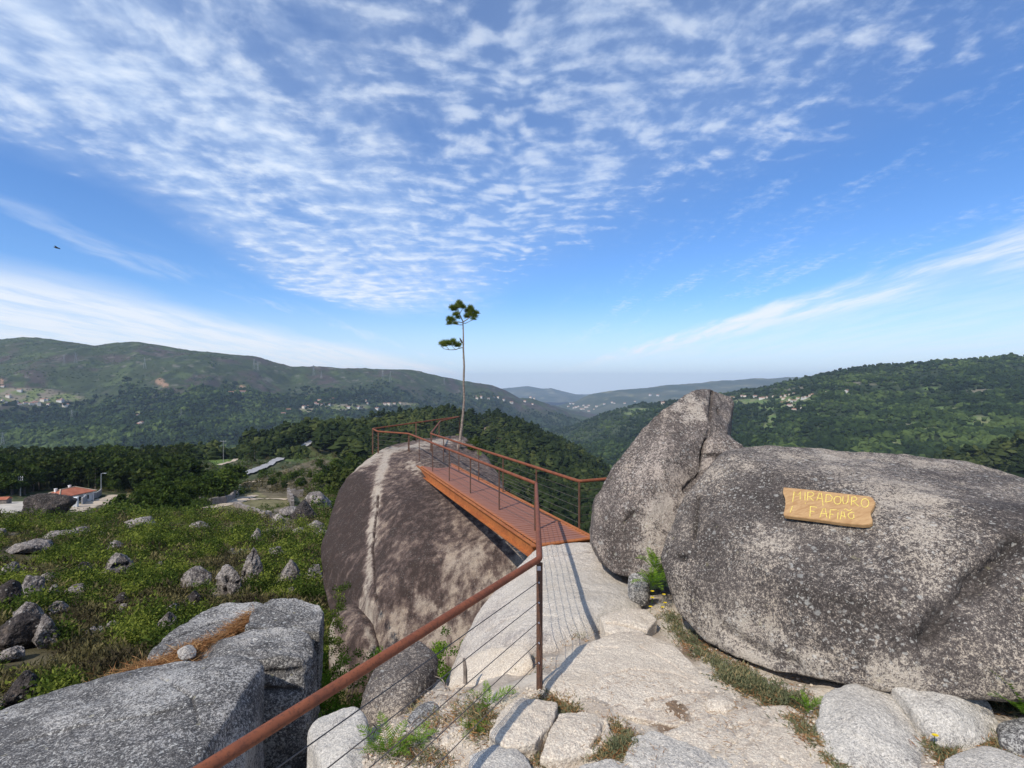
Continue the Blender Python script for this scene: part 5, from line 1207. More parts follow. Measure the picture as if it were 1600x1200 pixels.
# yellow flowers by the cleft
for i, (px, py, lab) in enumerate([(1019, 924, 'yellow flower highest under the cleft fern'), (1037, 929, 'yellow flower against the foot of the massive boulder'), (1019, 934, 'yellow flower just below the highest one'), (1039, 942, 'yellow flower right of the path at the boulder foot'), (1035, 949, 'lowest yellow flower at the foot of the massive boulder'), (1016, 948, 'yellow flower leftmost by the small split stone'), (1460, 1149, 'single yellow flower between the pair of rounded rocks')]):
    p = P(px, py, 5.85 if px < 1200 else 3.45); zb = min(p[2]-.08, -2.5)
    fl = thing('flower', lab, 'flower', p)
    v, f = leaves(np.zeros((9, 3)), np.array([(math.cos(a), math.sin(a)*.8-.3, .35) for a in np.arange(9)*.698]), np.tile([[0, -.5, 1.]], (9, 1)), np.full(9, .024), np.full(9, .008))
    link('petals', np_mesh('petals', v, f, M_YEL, False, {'tint': np.full(len(v), .5)}), fl)
    m = MB(); m.tube([(0, 0, 0), (.01, .01, (zb-p[2])*.5), (.0, .02, zb-p[2])], .0025, 4); m.build('stem', M_FERN, fl)

# ------------------------------------------------------------------ the lone pine behind the lookout
TY_ = 21.6; pb = P(712, 738, 20.9)
pine = thing('pine_tree', 'tall thin lone pine with a tuft at the top behind the lookout', 'tree', pb)
def pp(zx, zy, dy=0.): return P(670+zx/5, 460+zy/5, TY_+dy)-pb
trunk = [np.zeros(3)-np.array([0, 0, .5]), P(712, 738, 20.9)-pb, P(715, 705, 21.3)-pb, P(718.5, 690, 21.6)-pb, pp(257, 1040), pp(268, 930), pp(277, 820), pp(272, 700), pp(276, 560), pp(270, 430), pp(270, 320), pp(267, 215)]
m = MB(); m.tube(trunk, [.12, .10, .08, .065, .055, .05, .047, .043, .039, .034, .029, .024], 8); m.build('trunk', M_BARK, pine, True)
def limb(pts, r0, r1): m = MB(); m.tube(pts, np.linspace(r0, r1, len(pts)), 6); return m.build('branch', M_BARK, pine, True)
limb([pp(268, 215), pp(255, 185, -.05), pp(240, 150, -.1), pp(225, 105, -.1)], .028, .012); limb([pp(268, 215), pp(300, 195, .1), pp(335, 165, .15), pp(345, 130, .15)], .026, .010)
limb([pp(268, 225), pp(290, 225, .1), pp(320, 210, .1), pp(345, 198, .1)], .02, .008); limb([pp(266, 222), pp(235, 215, -.15), pp(205, 215, -.15), pp(165, 212, -.2)], .022, .009)
limb([pp(264, 238), pp(235, 238, .2), pp(205, 232, .3)], .018, .008); limb([pp(240, 150, -.1), pp(260, 120, .1), pp(262, 95, .15)], .016, .008); limb([pp(335, 165, .15), pp(300, 155, .3), pp(290, 140, .3)], .012, .006)
limb([pp(270, 415), pp(240, 420, -.1), pp(210, 432, -.2), pp(160, 433, -.3), pp(115, 425, -.35), pp(90, 395, -.4)], .022, .007)
limb([pp(210, 432, -.2), pp(185, 410, -.25), pp(188, 375, -.3)], .012, .006); limb([pp(160, 433, -.3), pp(135, 405, -.35), pp(140, 380, -.35)], .012, .006); limb([pp(240, 420, -.1), pp(222, 400, .0), pp(240, 372, .05), pp(262, 355, .1)], .010, .006)
for a_, b_ in (((270, 500), (262, 492)), ((274, 560), (283, 550)), ((275, 640), (266, 634)), ((268, 330), (276, 322)), ((269, 270), (258, 262)), ((274, 760), (284, 752)), ((270, 390), (278, 384))): limb([pp(*a_), pp(*b_, .05)], .012, .006)
CR = [(222, 98, 36, -.1), (200, 122, 34, -.05), (250, 96, 34, .15), (182, 110, 26, -.2), (235, 72, 24, 0), (268, 105, 20, .1), (215, 160, 28, -.15), (225, 185, 16, -.1), (165, 195, 32, -.2), (160, 228, 26, -.2), (185, 205, 22, -.1), (205, 230, 16, .3),
      (335, 130, 36, .15), (358, 170, 30, .2), (320, 160, 26, .1), (300, 135, 24, .3), (295, 175, 22, .25), (325, 105, 22, .1), (345, 195, 16, .1), (370, 150, 20, .25),
      (100, 388, 22, -.4), (122, 402, 20, -.4), (145, 380, 24, -.35), (165, 395, 18, -.3), (190, 372, 22, -.3), (205, 392, 16, -.2), (222, 405, 18, -.1), (238, 395, 12, -.05), (118, 378, 16, -.3)]
Vs, Fs, T, off = [], [], [], 0; rp = np.random.default_rng(12)
for (zx, zy, r_, dy) in CR:
    cpt = pp(zx, zy, dy); rad = r_/5/800*TY_; ns = max(6, int(r_*.55))
    for k in range(ns):
        c0_ = cpt+rdir(rp, 1, -.7, 1)[0]*rad*.62*rp.random()**.5; n = 34
        d = rdir(rp, n, -.55, 1); d[:, 2] += .35; d /= np.linalg.norm(d, axis=1)[:, None]; L = rp.uniform(.10, .19, n)
        v, f = leaves(np.repeat(c0_[None], n, 0)+d*.01, d, rdir(rp, n, -.5, .5), L, np.full(n, .005)); Vs.append(v); Fs.append(f+off); off += len(v)
        T.append(np.full(len(v), np.clip(.5+rp.normal(0, .25)+.25*(c0_-cpt)[2]/rad, 0, 1)))
link('crown', np_mesh('crown', np.concatenate(Vs), np.concatenate(Fs), M_PINEN, False, {'tint': np.concatenate(T)}), pine)

# birds
def bird(name, label, loc, L, wing, rot, perched=False):
    b = thing(name, label, 'bird', loc)
    v, f = icos(3); v = v.copy(); x = v[:, 0]
    V = np.stack([x*L*.5, v[:, 1]*L*.15*(1-.35*x), v[:, 2]*L*.15*(1-.25*x)], 1)
    hd = np.exp(-((x-.8)/.28)**2); V[:, 2] += hd*L*.05; V[:, 0] += (x > .93)*L*.05; V[:, 1] *= 1-.35*(x > .9); tl = np.clip(-x-.45, 0, 1); V[:, 0] -= tl*L*.45; V[:, 2] *= 1-tl*.9; V[:, 1] *= 1+tl*.5
    o = link('body', np_mesh('body', V, f, M_BIRD, True), b, None, rot)
    for s_ in (1, -1):
        if perched: P4 = [(.18, .07, .04), (-.1, .12, .06), (-.6, .05, -.02), (-.2, .10, -.06)]; P4 = [(a*L, s_*y*L*1.25, z*L) for a, y, z in P4]
        else: P4 = [(.2*L, s_*.06*L, .02), (.12*L, s_*wing*.45, .05), (-.15*L, s_*wing, .02), (-.22*L, s_*wing*.5, .03), (-.2*L, s_*.06*L, .02)]
        m = MB(); n = len(P4); up = [(a, y, z+.008) for a, y, z in P4]
        m.add(P4+up, [tuple(range(n))[::-1], tuple(range(n, 2*n))]+[(i, (i+1) % n, n+(i+1) % n, n+i) for i in range(n)]); m.build('wing', M_BIRD, o)
bird('bird', 'small dark bird flying in the sky at the left', P(88, 387, 26), .24, .26, (R(8), R(-10), R(195)))
bird('bird', 'small dark bird perched on the stub of the lone pine', pp(250, 358, .1)+pb, .24, .1, (0, R(-55), R(150)), True)
# ------------------------------------------------------------------ house, walls, tracks, trees and poles of the middle ground
def ribbon(name, label, pts, wid, mat, lift=.15, cat='path', dens=6, lay=None):
    fp = [np.array(a)+(np.array(b)-np.array(a))*k/6 for a, b in zip(pts[:-1], pts[1:]) for k in range(6)]+[np.array(pts[-1])]
    g_ = [on_ground(px, py, 60) if lay is None else lay.at(px, py) for px, py in fp]; q = []; dens = 3
    for a, b in zip(g_[:-1], g_[1:]):
        for t in np.linspace(0, 1, dens, endpoint=False): q.append(a+(b-a)*t)
    q.append(g_[-1]); q = np.array(q)
    for _ in range(8): q[1:-1] = (q[:-2]+2*q[1:-1]+q[2:])/4
    t = np.gradient(q[:, :2], axis=0); t /= np.linalg.norm(t, axis=1)[:, None]+1e-9; s = np.stack([-t[:, 1], t[:, 0]], 1)
    w = np.interp(np.linspace(0, 1, len(q)), np.linspace(0, 1, len(wid)), wid) if hasattr(wid, '__len__') else np.full(len(q), wid)
    k = np.linspace(-1, 1, 5); X = q[:, None, :2]+s[:, None]*(w[:, None]*k[None]*(1+.15*np.random.default_rng(len(q)).normal(size=(len(q), 1))))[..., None]*.5
    Z = (ground_z(X[..., 0].ravel(), X[..., 1].ravel()) if lay is None else np.repeat(q[:, 2], 5))+lift
    V = np.concatenate([X.reshape(-1, 2), Z[:, None]], 1)
    return tag(link(name, np_mesh(name, V, grid_faces(len(q), 5), mat, True)), label, cat, kind='structure')
ribbon('road', 'pale lane climbing through the trees', [(372, 747), (390, 740), (420, 727), (450, 712), (470, 702), (484, 694), (487, 690)], [4, 5, 6, 6, 6, 6, 5], M_ROAD, .9)
ribbon('road', 'upper bend of the pale lane against the pine ridge', [(438, 718), (450, 712), (462, 706), (474, 699), (484, 693), (487, 690)], [6, 6.5, 6.5, 6.5, 6, 5], M_ROAD, 1.2, lay=LC)
ribbon('track', 'dirt track curving past the walled wood', [(300, 796), (330, 793), (352, 790), (362, 786), (382, 778), (400, 774)], [2.5, 3, 4, 5, 4, 2], M_TRACK, .15)
ribbon('track', 'pale track running to the far outcrop', [(362, 787), (380, 783), (400, 780), (425, 780), (448, 781)], [3, 2.5, 2, 2, 2], M_TRACK, .17)
ribbon('track', 'winding track through the bright meadow', [(342, 727), (365, 721), (373, 713), (377, 709), (370, 706), (345, 705)], [3, 3, 3, 3, 2.5, 2], M_TRACK, .3)
ribbon('track', 'thin footpath below the lane', [(380, 755), (400, 753), (418, 751)], 2, M_TRACK, .25)
ribbon('track', 'short footpath in the dry grass', [(250, 806), (300, 806), (345, 804), (368, 812)], [1, 1.4, 1.2, .8], M_TRACK, .12)
def yard(name, label, outline, mat, lift, y0=70):
    # fill by a grid over the ground
    g_ = np.array([on_ground(a, b, y0) for a, b in outline]); lo, hi = g_.min(0), g_.max(0); n = 60
    xs = np.linspace(lo[0], hi[0], n); ys = np.linspace(lo[1], hi[1], n); X, Y = np.meshgrid(xs, ys)
    Z = ground_z(X.ravel(), Y.ravel())+lift; F = grid_faces(n, n); V = np.stack([X.ravel(), Y.ravel(), Z], 1)
    wob = fbm(V*[.4, .4, 0], 2)*.8
    ins = in_poly(V[:, 0]+wob, V[:, 1]+wob, [tuple(p[:2]) for p in g_]); F = F[ins[F].all(1)]
    tag(link(name, np_mesh(name, V, F, mat, True)), label, name, kind='structure')
yard('yard', 'pale gravel yard left of the tiled house', [(-60, 805), (24, 803), (60, 792), (60, 783), (-60, 786)], M_YARD, .15)
yard('yard', 'sandy bank rising in front of the tiled house', [(98, 808), (120, 800), (200, 777), (192, 772), (165, 774), (108, 790)], M_TRACK, .15)

hb = on_ground(106, 786, 70); HY = hb[1]
hr = thing('house', 'white bungalow with a red tiled roof and two white chimneys', 'house', (hb[0], hb[1], hb[2]-.1), R(80))
sc_ = HY*.0054
def house_parts(root, Lx, Ly, h, rise, s):
    m = MB(); m.box((0, 0, h/2*s), (Lx*s, Ly*s, h*s)); m.build('wall', M_WALL, root)
    e = .9; X, Y_ = (Lx/2+e)*s, (Ly/2+e)*s; rx = (Lx/2-Ly*.42)*s; z0, z1 = h*s, (h+rise)*s
    m = MB(); th = .22*s
    V = [(-X, -Y_, z0), (X, -Y_, z0), (X, Y_, z0), (-X, Y_, z0), (-X, -Y_, z0+th), (X, -Y_, z0+th), (X, Y_, z0+th), (-X, Y_, z0+th), (-rx, 0, z1), (rx, 0, z1)]
    m.add(V, [(3, 2, 1, 0), (0, 1, 5, 4), (1, 2, 6, 5), (2, 3, 7, 6), (3, 0, 4, 7), (4, 5, 9, 8), (6, 7, 8, 9), (5, 6, 9), (7, 4, 8)]); rf_ = m.build('roof', M_TILE, root)
    m = MB()
    for a, b in ((4, 8), (5, 9), (8, 9), (6, 9), (7, 8)): m.tube([np.array(V[a])+np.array([0, 0, .05*s]), np.array(V[b])+np.array([0, 0, .08*s])], .16*s, 6)
    m.build('ridge_tiles', M_TRACK, rf_)
    for x, y in ((-.55, .15), (.35, .45)):
        m = MB(); m.box((x*X, y*Y_, z0+rise*.75*s), (.6*s, .6*s, 1.9*s)); m.box((x*X, y*Y_, z0+rise*.75*s+1.02*s), (.8*s, .8*s, .14*s)); m.build('chimney', M_WALL, rf_)
    for x in (-.42, -.18, .08, .33):
        m = MB(); m.box((x*Lx*s, -Ly/2*s-.02, 1.6*s), (1.3*s, .06, 1.4*s)); w = m.build('window', M_GLASSD, root)
        m = MB(); m.box((x*Lx*s, -Ly/2*s-.06, .84*s), (1.6*s, .16, .12*s)); m.build('sill', M_WALL, w)
    for y in (-.25, .2):
        m = MB(); m.box((Lx/2*s+.02, y*Ly*s, 1.5*s), (.06, 1.4*s, 1.5*s)); m.build('window', M_GLASSD, root)
    m = MB(); m.box((.22*Lx*s, -Ly/2*s-.03, 1.1*s), (1.0*s, .08, 2.2*s)); m.build('door', M_GLASSD, root)
    for x in (-.5, -.17, .17, .5):
        m = MB(); m.box((x*(Lx-.6)*s, -(Ly/2+.75)*s, h/2*s), (.28*s, .28*s, h*s)); m.build('column', M_WALL, root)
house_parts(hr, 11.5, 7.6, 3.3, 2.2, sc_)
def wall_run(name, label, pts, h, t, mat, y0=60, cat='wall', off=0):
    g_ = [on_ground(a, b, y0) for a, b in pts]; m = MB(); rw = np.random.default_rng(len(pts))
    for a, b in zip(g_[:-1], g_[1:]):
        n = max(2, int(np.linalg.norm(b-a)/1.5))
        for k in range(n):
            p0 = a+(b-a)*k/n; p1 = a+(b-a)*(k+1)/n; c_ = (p0+p1)/2; d = p1-p0; L = np.linalg.norm(d[:2])
            hh = h*(1+.12*rw.normal()*(mat is M_STONEW)); m.box((c_[0], c_[1], gz(c_[0], c_[1])+hh/2-.25), (L+.01*rw.random(), t*(1+.03*rw.random()), hh+.5), math.atan2(d[1], d[0]))
    return tag(m.build(name, mat), label, cat)
wall_run('garden_wall', 'long grey garden wall in front of the tiled house', [(128, 789), (145, 780), (158, 773)], 1.9, .3, M_GREYW)
wall_run('gate_pillar', 'white gate pillar at the end of the garden wall', [(117, 793), (119.5, 792)], 2.4, .8, M_WALL, cat='pillar')
wall_run('stone_wall', 'dark dry stone wall curving around the wood', [(310, 789), (330, 789), (352, 787), (366, 779), (374, 771), (376, 764)], 1.7, .6, M_STONEW)
wall_run('stone_wall', 'ruined stone enclosure beside the far outcrop', [(474, 776), (450, 777), (452, 783), (457, 794)], 2.2, .7, M_STONEW)
wall_run('stone_wall', 'low broken stone wall bounding the dry field', [(366, 790), (385, 797), (405, 805), (422, 808)], .9, .6, M_STONEW)
def shed(label, px, py, w, h, rz, wallm, sY=1.):
    p = on_ground(px, py, 60); s = w/800*p[1]
    r = thing('shed', label, 'building', p, rz); m = MB(); m.box((0, 0, h*.35*s), (s, s*.5, h*.7*s+.6)); m.build('wall', wallm, r)
    m = MB(); m.add([(-.54*s, -.3*s, .7*h*s+.3), (.54*s, -.3*s, .7*h*s+.3), (.54*s, .3*s, .7*h*s+.3), (-.54*s, .3*s, .7*h*s+.3), (-.54*s, 0, h*s+.35), (.54*s, 0, h*s+.35)], [(0, 1, 5, 4), (2, 3, 4, 5), (0, 4, 3), (1, 2, 5), (3, 2, 1, 0)]); m.build('roof', M_TILE, r)
shed('long low red roofed shed in the bright meadow', 322, 709, 18, .24, .05, M_STONEW)
shed('small ruin with a tiled roof at the left edge of the yard', -2, 789, 26, .4, .3, M_STONEW)

# --- individual trees of the near wood
def crown_mesh(name, rng, H, Wd, kind, nq, mat):
    if kind == 'oak':
        nc = 30; cc = rdir(rng, nc, -.5, 1)*(rng.random(nc)**.33)[:, None]*np.array([Wd*.85, Wd*.85, H*.44])+np.array([0, 0, H*.52]); cr = rng.uniform(.28, .44, nc)*Wd
    else:
        nc = 26; z = rng.uniform(.28, 1., nc); w = (1.06-z)**.7*Wd*1.2; a = rng.random(nc)*6.28; rr_ = w*rng.random(nc)**.5
        cc = np.stack([rr_*np.cos(a), rr_*np.sin(a), z*H], 1); cr = rng.uniform(.22, .36, nc)*Wd
    tint = np.clip(.45+rng.normal(0, .2, nc), 0, 1); V, F, T = clumps(cc, cr*1.15, tint, nq, rng, .75, .20, .42, -.6, 1.)
    return np_mesh(name, V, F, mat, False, {'tint': T})
def trunk_mesh(rng, H, Wd, kind):
    m = MB(); top = .62 if kind == 'oak' else .93; b = rng.normal(0, .02, 2)*H
    m.tube([(0, 0, -.8), (0, 0, .2*H), (b[0], b[1], .45*H), (b[0]*1.4, b[1]*.6, top*H)], [.032*H, .026*H, .019*H, .006*H], 7)
    for k in range(6):
        a = rng.random()*6.28; z = rng.uniform(.38, .6 if kind == 'oak' else .85)*H; L = Wd*rng.uniform(.4, .75)
        m.tube([(b[0], b[1], z), (b[0]+L*.5*math.cos(a), b[1]+L*.5*math.sin(a), z+L*.35), (b[0]+L*math.cos(a), b[1]+L*math.sin(a), z+L*.55)], [.011*H, .007*H, .003*H], 5)
    me = bpy.data.meshes.new('trunk'); V = np.concatenate(m.V); me.from_pydata(V.tolist(), [], m.F3+m.F4+m.big); me.materials.append(M_TRUNK); return me
rtree = np.random.default_rng(44)
PRO = [(k, crown_mesh('crown', rtree, 8., w, k, 70, mt), trunk_mesh(rtree, 8., w, k)) for k, w, mt in (('oak', 3.3, M_OAK), ('oak', 2.7, M_OAK), ('oak', 3.8, M_OAK), ('pine', 2.0, M_PINE), ('pine', 1.6, M_PINE), ('pine', 2.3, M_PINE))]
TREES = []
def tree_at(px, py, hp, kind, label, group):
    p = on_ground(px, py, 45); H = hp/800*p[1]; i = rtree.integers(0, 3)+(3 if kind == 'pine' else 0); s = H/8
    r = thing('pine_tree' if kind == 'pine' else 'broadleaf_tree', label, 'tree', p, rtree.random()*6.28, group); r.scale = (s*rtree.uniform(.85, 1.15), s*rtree.uniform(.85, 1.15), s)
    link('crown', PRO[i][1], r); link('trunk', PRO[i][2], r); TREES.append((px, py))
avoid = [[(55, 772), (150, 768), (205, 773), (200, 800), (50, 815)], [(300, 695), (385, 695), (385, 728), (330, 735)], [(378, 742), (490, 685), (495, 700), (390, 756)], [(300, 786), (400, 768), (520, 772), (520, 830), (300, 830)], [(-200, 778), (60, 778), (60, 830), (-200, 830)], [(400, 752), (520, 700), (570, 720), (520, 772), (400, 768)], [(225, 792), (330, 792), (330, 830), (225, 830)]]
def seen(px, py, hp):                       # would a tree of this height cover an opening?
    q = np.array([(px+dx*hp*.42, py-hp*t) for t in (0, .2, .4, .6, .8, 1., 1.12) for dx in (-1, 0, 1)])
    return any(in_poly(q[:, 0], q[:, 1], a).any() for a in CLEAR)
def free(px, py): return not any(in_poly(np.array([px]), np.array([py]), a)[0] for a in avoid)
GB, GP = 'broadleaf trees of the near wood', 'pines of the near wood'
for px, py, hp, lab in [(222, 800, 34, 'dark bushy broadleaf tree at the top of the scrub slope, left of the dirt track'), (250, 803, 30, 'dark broadleaf tree beside the short footpath'), (190, 795, 22, 'rounded dark bush tree at the end of the sandy bank'), (275, 795, 34, 'dense dark tree right of the rounded bush'),
                        (330, 786, 40, 'bright green tree inside the curving stone wall'), (352, 780, 42, 'second bright green tree inside the curving stone wall'), (366, 762, 34, 'green tree at the upper end of the curving stone wall'), (312, 783, 30, 'pale green young tree at the left end of the stone wall'),
                        (425, 762, 14, 'small round tree below the lane'), (444, 768, 16, 'round dark tree near the far outcrop'), (470, 765, 18, 'bushy tree behind the far outcrop'), (498, 762, 22, 'dark tree close to the outline of the huge boulder'), (484, 752, 16, 'broad dark tree above the far outcrop'), (410, 745, 12, 'small dark tree beside the thin footpath'),
                        (20, 772, 36, 'dark tree behind the left yard'), (52, 768, 38, 'dark tree just left of the tiled roof'), (-20, 775, 40, 'dark tree cut by the left edge of the photo'), (160, 768, 22, 'small tree behind the garden wall'), (180, 770, 20, 'grey green bush right of the garden wall')]:
    tree_at(px, py, hp, 'oak', lab, GB)
for px, py, hp in [(205, 806, 26), (232, 808, 30), (240, 798, 36), (262, 806, 32), (286, 803, 30), (215, 796, 34), (258, 794, 38), (294, 792, 34), (178, 800, 16), (300, 784, 36), (322, 780, 38), (342, 776, 40), (290, 778, 34), (275, 784, 34), (345, 770, 34), (360, 772, 30), (318, 770, 34), (268, 774, 30), (248, 780, 32), (225, 782, 30), (205, 784, 26), (520, 758, 22), (510, 748, 20), (535, 745, 24), (460, 752, 14), (436, 750, 13), (525, 738, 20), (500, 735, 18), (548, 730, 22)]:
    if seen(px, py, hp): continue
    tree_at(px, py, hp, 'oak', 'broadleaf tree in the dark thicket right of the tiled house' if px < 400 else 'bushy tree between the lane and the huge boulder', 'thicket by the walled wood' if px < 400 else 'trees below the lane')
n = 0
for py0, cnt, hp in ((776, 16, 30), (771, 18, 36), (765, 20, 38), (757, 24, 36), (748, 28, 34), (739, 30, 30), (731, 32, 26), (722, 34, 22)):
    for k in range(cnt):
        px = -90+(k+rtree.uniform(-.3, .3))*(620/cnt); py = py0+rtree.uniform(-5, 5)
        hq = hp*rtree.uniform(.75, 1.2)
        if not free(px, py) or px > 540 or seen(px, py, hq): continue
        pine = rtree.random() < (.25+.5*(py0 < 740)+.25*(px > 200))
        tree_at(px, py, hq, 'pine' if pine else 'oak', 'dark pine in the wood behind the tiled house' if pine else 'green broadleaf tree in the wood behind the tiled house', GP if pine else GB); n += 1
print('trees', len(TREES))
# the same wood beyond counting, farther back
rw = np.random.default_rng(66); N = 4200
px = rw.uniform(-400, 560, N); ys = np.exp(rw.uniform(math.log(165), math.log(470), N)); xs = (px-800)/800*ys; zs = ground_z(xs, ys); py = 600-800*zs/ys
ok = np.array([free(a, b-3) and not seen(a, b, 9*800/c) for a, b, c in zip(px, py, ys)]) & ~((px > 380) & (px < 520) & (py > 700)); p = np.stack([xs, ys, zs], 1)[ok]
H = rw.uniform(6, 11, len(p)); nc = 5
cc = np.repeat(p, nc, 0)+rdir(rw, len(p)*nc, -.4, 1)*np.repeat(H, nc)[:, None]*np.array([.26, .26, .36])+np.array([0, 0, 1.])*np.repeat(H*.52, nc)[:, None]
V, F, T = clumps(cc, np.repeat(H*.2, nc), np.clip(np.repeat(.36+.5*fbm(p/40., 2)+rw.normal(0, .18, len(p)), nc), 0, 1), 22, rw, .8, .34, .45, -.5, 1.)
q = MBq(p, H*.7, H*.016); V = np.concatenate([V, q[0]]); T = np.concatenate([T, np.full(len(q[0]), .6)])
tag(link('forest', np_mesh('forest', V, [F, q[1]+len(F)*4], M_PINE, False, {'tint': T})), 'mixed wood on the plateau edge behind the near trees', 'forest', kind='stuff')

# --- utility poles and lamp posts
def upole(label, px, py, hp, arm=True, lamp=False):
    p = on_ground(px, py, 60); H = hp/800*p[1]; r = thing('street_lamp' if lamp else 'utility_pole', label, 'street lamp' if lamp else 'pole', p)
    m = MB(); m.tube([(0, 0, -.4), (0, 0, H)], [.13, .08] if lamp else [.16, .10], 8); m.build('pole', M_STEEL if lamp else M_CONC, r)
    if lamp: m = MB(); m.tube([(0, 0, H-.1), (.4, 0, H+.1), (1.2, 0, H+.15)], .06, 6); m.build('arm', M_STEEL, r); m = MB(); m.box((1.4, 0, H+.12), (.8, .3, .16)); m.build('lamp_head', M_STEEL, r)
    else:
        for z in ((.95, .82) if arm else (.95,)):
            m = MB(); m.box((0, 0, H*z), (H*.26, .14, .16)); cr = m.build('crossarm', M_CONC, r)
            for x in (-.11, 0, .11): m = MB(); m.tube([(x*H, 0, H*z+.1), (x*H, 0, H*z+.5)], .08, 6); m.build('insulator', M_WALL, cr)
upole('concrete pole with crossarms behind the large overhanging boulder', 32, 775, 30)
upole('slim street lamp right of the tiled house', 158, 770, 30, lamp=True)
upole('wooden pole with a crossarm among the middle trees', 224, 748, 18, False)
upole('tall pale pole in the bright meadow', 349, 722, 34, False)
upole('pale pole on the ridge left of the meadow, taller of the pair', 334, 702, 22, False)
upole('short pale pole on the ridge left of the meadow, shorter of the pair', 323, 703, 12, False)

# --- pylons on the mountains
def pylon_mesh(H):
    m = MB(); b = .11*H; t = .022*H
    def w(z): return b+(t-b)*min(1, z/.78)
    r0 = .0042*H
    for sx in (-1, 1):
        for sy in (-1, 1): m.tube([(sx*w(z), sy*w(z), z*H) for z in (0, .4, .78, 1.)], r0, 4)
    for i in range(9):
        z0, z1 = i/9., (i+1)/9.
        for s in (-1, 1):
            m.tube([(-w(z0), s*w(z0), z0*H), (w(z1), s*w(z1), z1*H)], r0*.6, 3); m.tube([(w(z0), s*w(z0), z0*H), (-w(z1), s*w(z1), z1*H)], r0*.6, 3)
            m.tube([(s*w(z0), -w(z0), z0*H), (s*w(z1), w(z1), z1*H)], r0*.6, 3)
    for z, a in ((.70, .16), (.82, .20), (.93, .13)):
        for s in (-1, 1):
            m.tube([(0, s*t, z*H), (a*H, 0, z*H+.01*H)], r0*.8, 3); m.tube([(0, s*t, z*H), (-a*H, 0, z*H+.01*H)], r0*.8, 3); m.tube([(0, s*t, (z+.05)*H), (a*H*s, 0, z*H+.01*H)], r0*.6, 3)
    me = bpy.data.meshes.new('pylon'); V = np.concatenate(m.V); me.from_pydata(V.tolist(), [], m.F3+m.F4+m.big); me.materials.append(M_PYL); return me
PYL = pylon_mesh(40.)
for px, py, hp, lab in [(100, 572, 17, 'electricity pylon on the heath of the left mountain, left of the closest pair'), (118, 568, 17, 'electricity pylon on the heath of the left mountain, right of the closest pair'), (226, 576, 18, 'electricity pylon on the heath below the rocky summit'), (397, 578, 17, 'electricity pylon near the dip of the left ridge'), (404, 580, 14, 'smaller electricity pylon beside the one near the dip'),
                        (491, 588, 17, 'electricity pylon at the middle of the left ridge'), (501, 592, 13, 'small electricity pylon just right of the middle of the left ridge'), (598, 594, 16, 'electricity pylon on the right shoulder of the left mountain, left of the pair'), (610, 597, 17, 'electricity pylon on the right shoulder of the left mountain, right of the pair'),
                        (694, 601, 12, 'little electricity pylon near the lone pine trunk'), (113, 658, 18, 'electricity pylon in the forest below the terraces'), (5, 702, 26, 'large electricity pylon low at the left edge'), (283, 655, 16, 'electricity pylon in the forest beside the green fields'), (258, 625, 10, 'small electricity pylon high in the forest')]:
    p = LD.at(px, py); s = hp/800*p[1]/40; o = link('pylon', PYL, None, p, (0, 0, rtree.random()*3)); o.scale = (s, s, s); tag(o, lab, 'pylon', 'electricity pylons on the left mountain')

# --- far houses: one mesh each, too small to show parts
def far_house(rng, wm):
    L, D_, h, rs = rng.uniform(9, 16), rng.uniform(7, 11), rng.uniform(5, 8), rng.uniform(1.8, 3); e = .5
    V = [(-L/2, -D_/2, -4), (L/2, -D_/2, -4), (L/2, D_/2, -4), (-L/2, D_/2, -4), (-L/2, -D_/2, h), (L/2, -D_/2, h), (L/2, D_/2, h), (-L/2, D_/2, h), (-L/2, 0, h+rs), (L/2, 0, h+rs),
         (-L/2-e, -D_/2-e, h-.2), (L/2+e, -D_/2-e, h-.2), (L/2+e, 0, h+rs+.25), (-L/2-e, 0, h+rs+.25), (-L/2-e, D_/2+e, h-.2), (L/2+e, D_/2+e, h-.2)]
    F = [(0, 1, 5, 4), (2, 3, 7, 6), (1, 2, 6, 9, 5), (3, 0, 4, 8, 7), (10, 11, 12, 13), (15, 14, 13, 12)]
    me = bpy.data.meshes.new('village_house'); me.from_pydata(V, [], F); me.materials.append(wm); me.materials.append(M_TILEF); me.polygons.foreach_set('material_index', [0, 0, 0, 0, 1, 1]); return me
M_WALLF = simple('old_whitewash', (.52, .50, .46), .9, .1, .5); M_TILEF = simple('old_roof_tiles', (.27, .14, .10), .9, .2, .5)
rh = np.random.default_rng(55); FH = [far_house(rh, w) for w in (M_WALLF, M_WALLF, M_WALLC, M_WALLC, M_WALLC)]
def village(layer, spots, label, group, sc=1.):
    for px, py in spots:
        p = layer.at(px, py); o = link('village_house', FH[rh.integers(0, 5)], None, p, (0, 0, rh.normal(0, .5))); s = sc*rh.uniform(.8, 1.25); o.scale = (s*rh.uniform(.9, 1.5), s, s); tag(o, label, 'house', group)
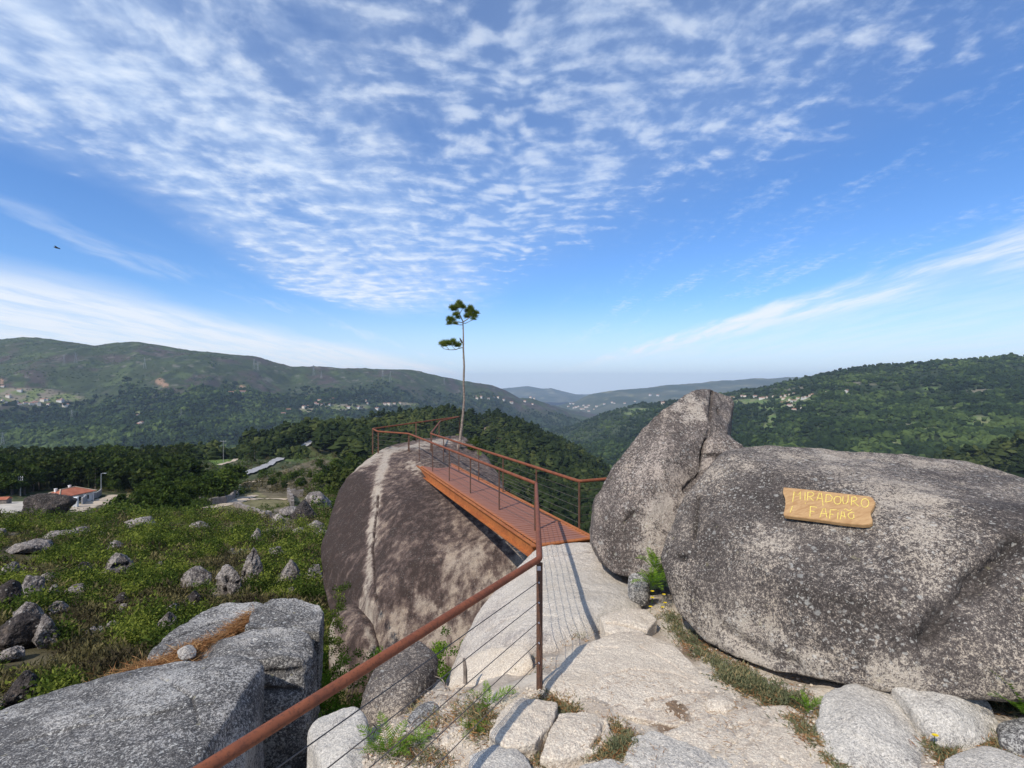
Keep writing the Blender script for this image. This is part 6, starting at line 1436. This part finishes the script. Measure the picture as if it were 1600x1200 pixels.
village(LD, [(3, 626), (9, 631), (20, 630), (24, 629), (30, 632), (40, 631), (48, 632), (60, 633), (66, 627), (70, 626), (93, 628), (97, 626), (102, 635), (94, 641), (32, 611), (4, 604), (12, 620), (55, 630), (76, 634)], 'small house of the terraced village at the left edge', 'houses of the left village', 1.15)
village(LD, [(361, 616), (368, 614), (375, 615), (380, 616)], 'white building of the lone hamlet in the forest of the left mountain', 'lone hamlet', 1.5)
village(LD, [(216, 665), (221, 664), (213, 653), (475, 638), (482, 637), (478, 637), (487, 636), (492, 631), (497, 633), (503, 634), (508, 632), (515, 634), (498, 627), (520, 625), (452, 643), (441, 648), (462, 645), (545, 637), (560, 638), (572, 627), (575, 631), (600, 633), (607, 632), (615, 632), (626, 631), (585, 634), (590, 640)], 'small house scattered in the valley below the left ridge', 'houses below the left ridge', 1.25)
village(LD, [(744, 623), (752, 622), (762, 624), (772, 621), (778, 622), (786, 626), (828, 622), (834, 623), (820, 628), (832, 632), (741, 620), (800, 630)], 'tiny pale house at the foot of the ridge right of the pine', 'houses right of the pine', 1.5)
village(LE, [(888, 636), (893, 631), (897, 632), (900, 637), (905, 636), (911, 634), (913, 640), (918, 637), (922, 634), (926, 640), (920, 643), (895, 638), (945, 632), (955, 630), (962, 631), (975, 631), (990, 628), (1029, 619), (1016, 618), (930, 636), (908, 640)], 'tiny white house of the town far down the valley', 'far valley town', 2.4)
village(LF, [(1138, 621), (1146, 622), (1150, 621), (1157, 620), (1165, 620), (1178, 621), (1188, 624), (1193, 623), (1198, 622), (1207, 621), (1213, 620), (1217, 621), (1224, 624), (1228, 620), (1233, 618), (1240, 617), (1234, 625), (1241, 628), (1228, 629), (1246, 624), (1255, 624), (1260, 623), (1267, 619), (1270, 618), (1222, 631), (1250, 631), (1264, 631), (1235, 636), (1240, 642), (1252, 641), (1135, 630), (1290, 615), (1311, 616), (1322, 614)], 'small pale house of the village on the right mountain', 'houses of the right village', .95)
village(LF, [(1036, 632), (1039, 630)], 'isolated house on the spur left of the pointed boulder', 'houses on the right spur', 1.2)
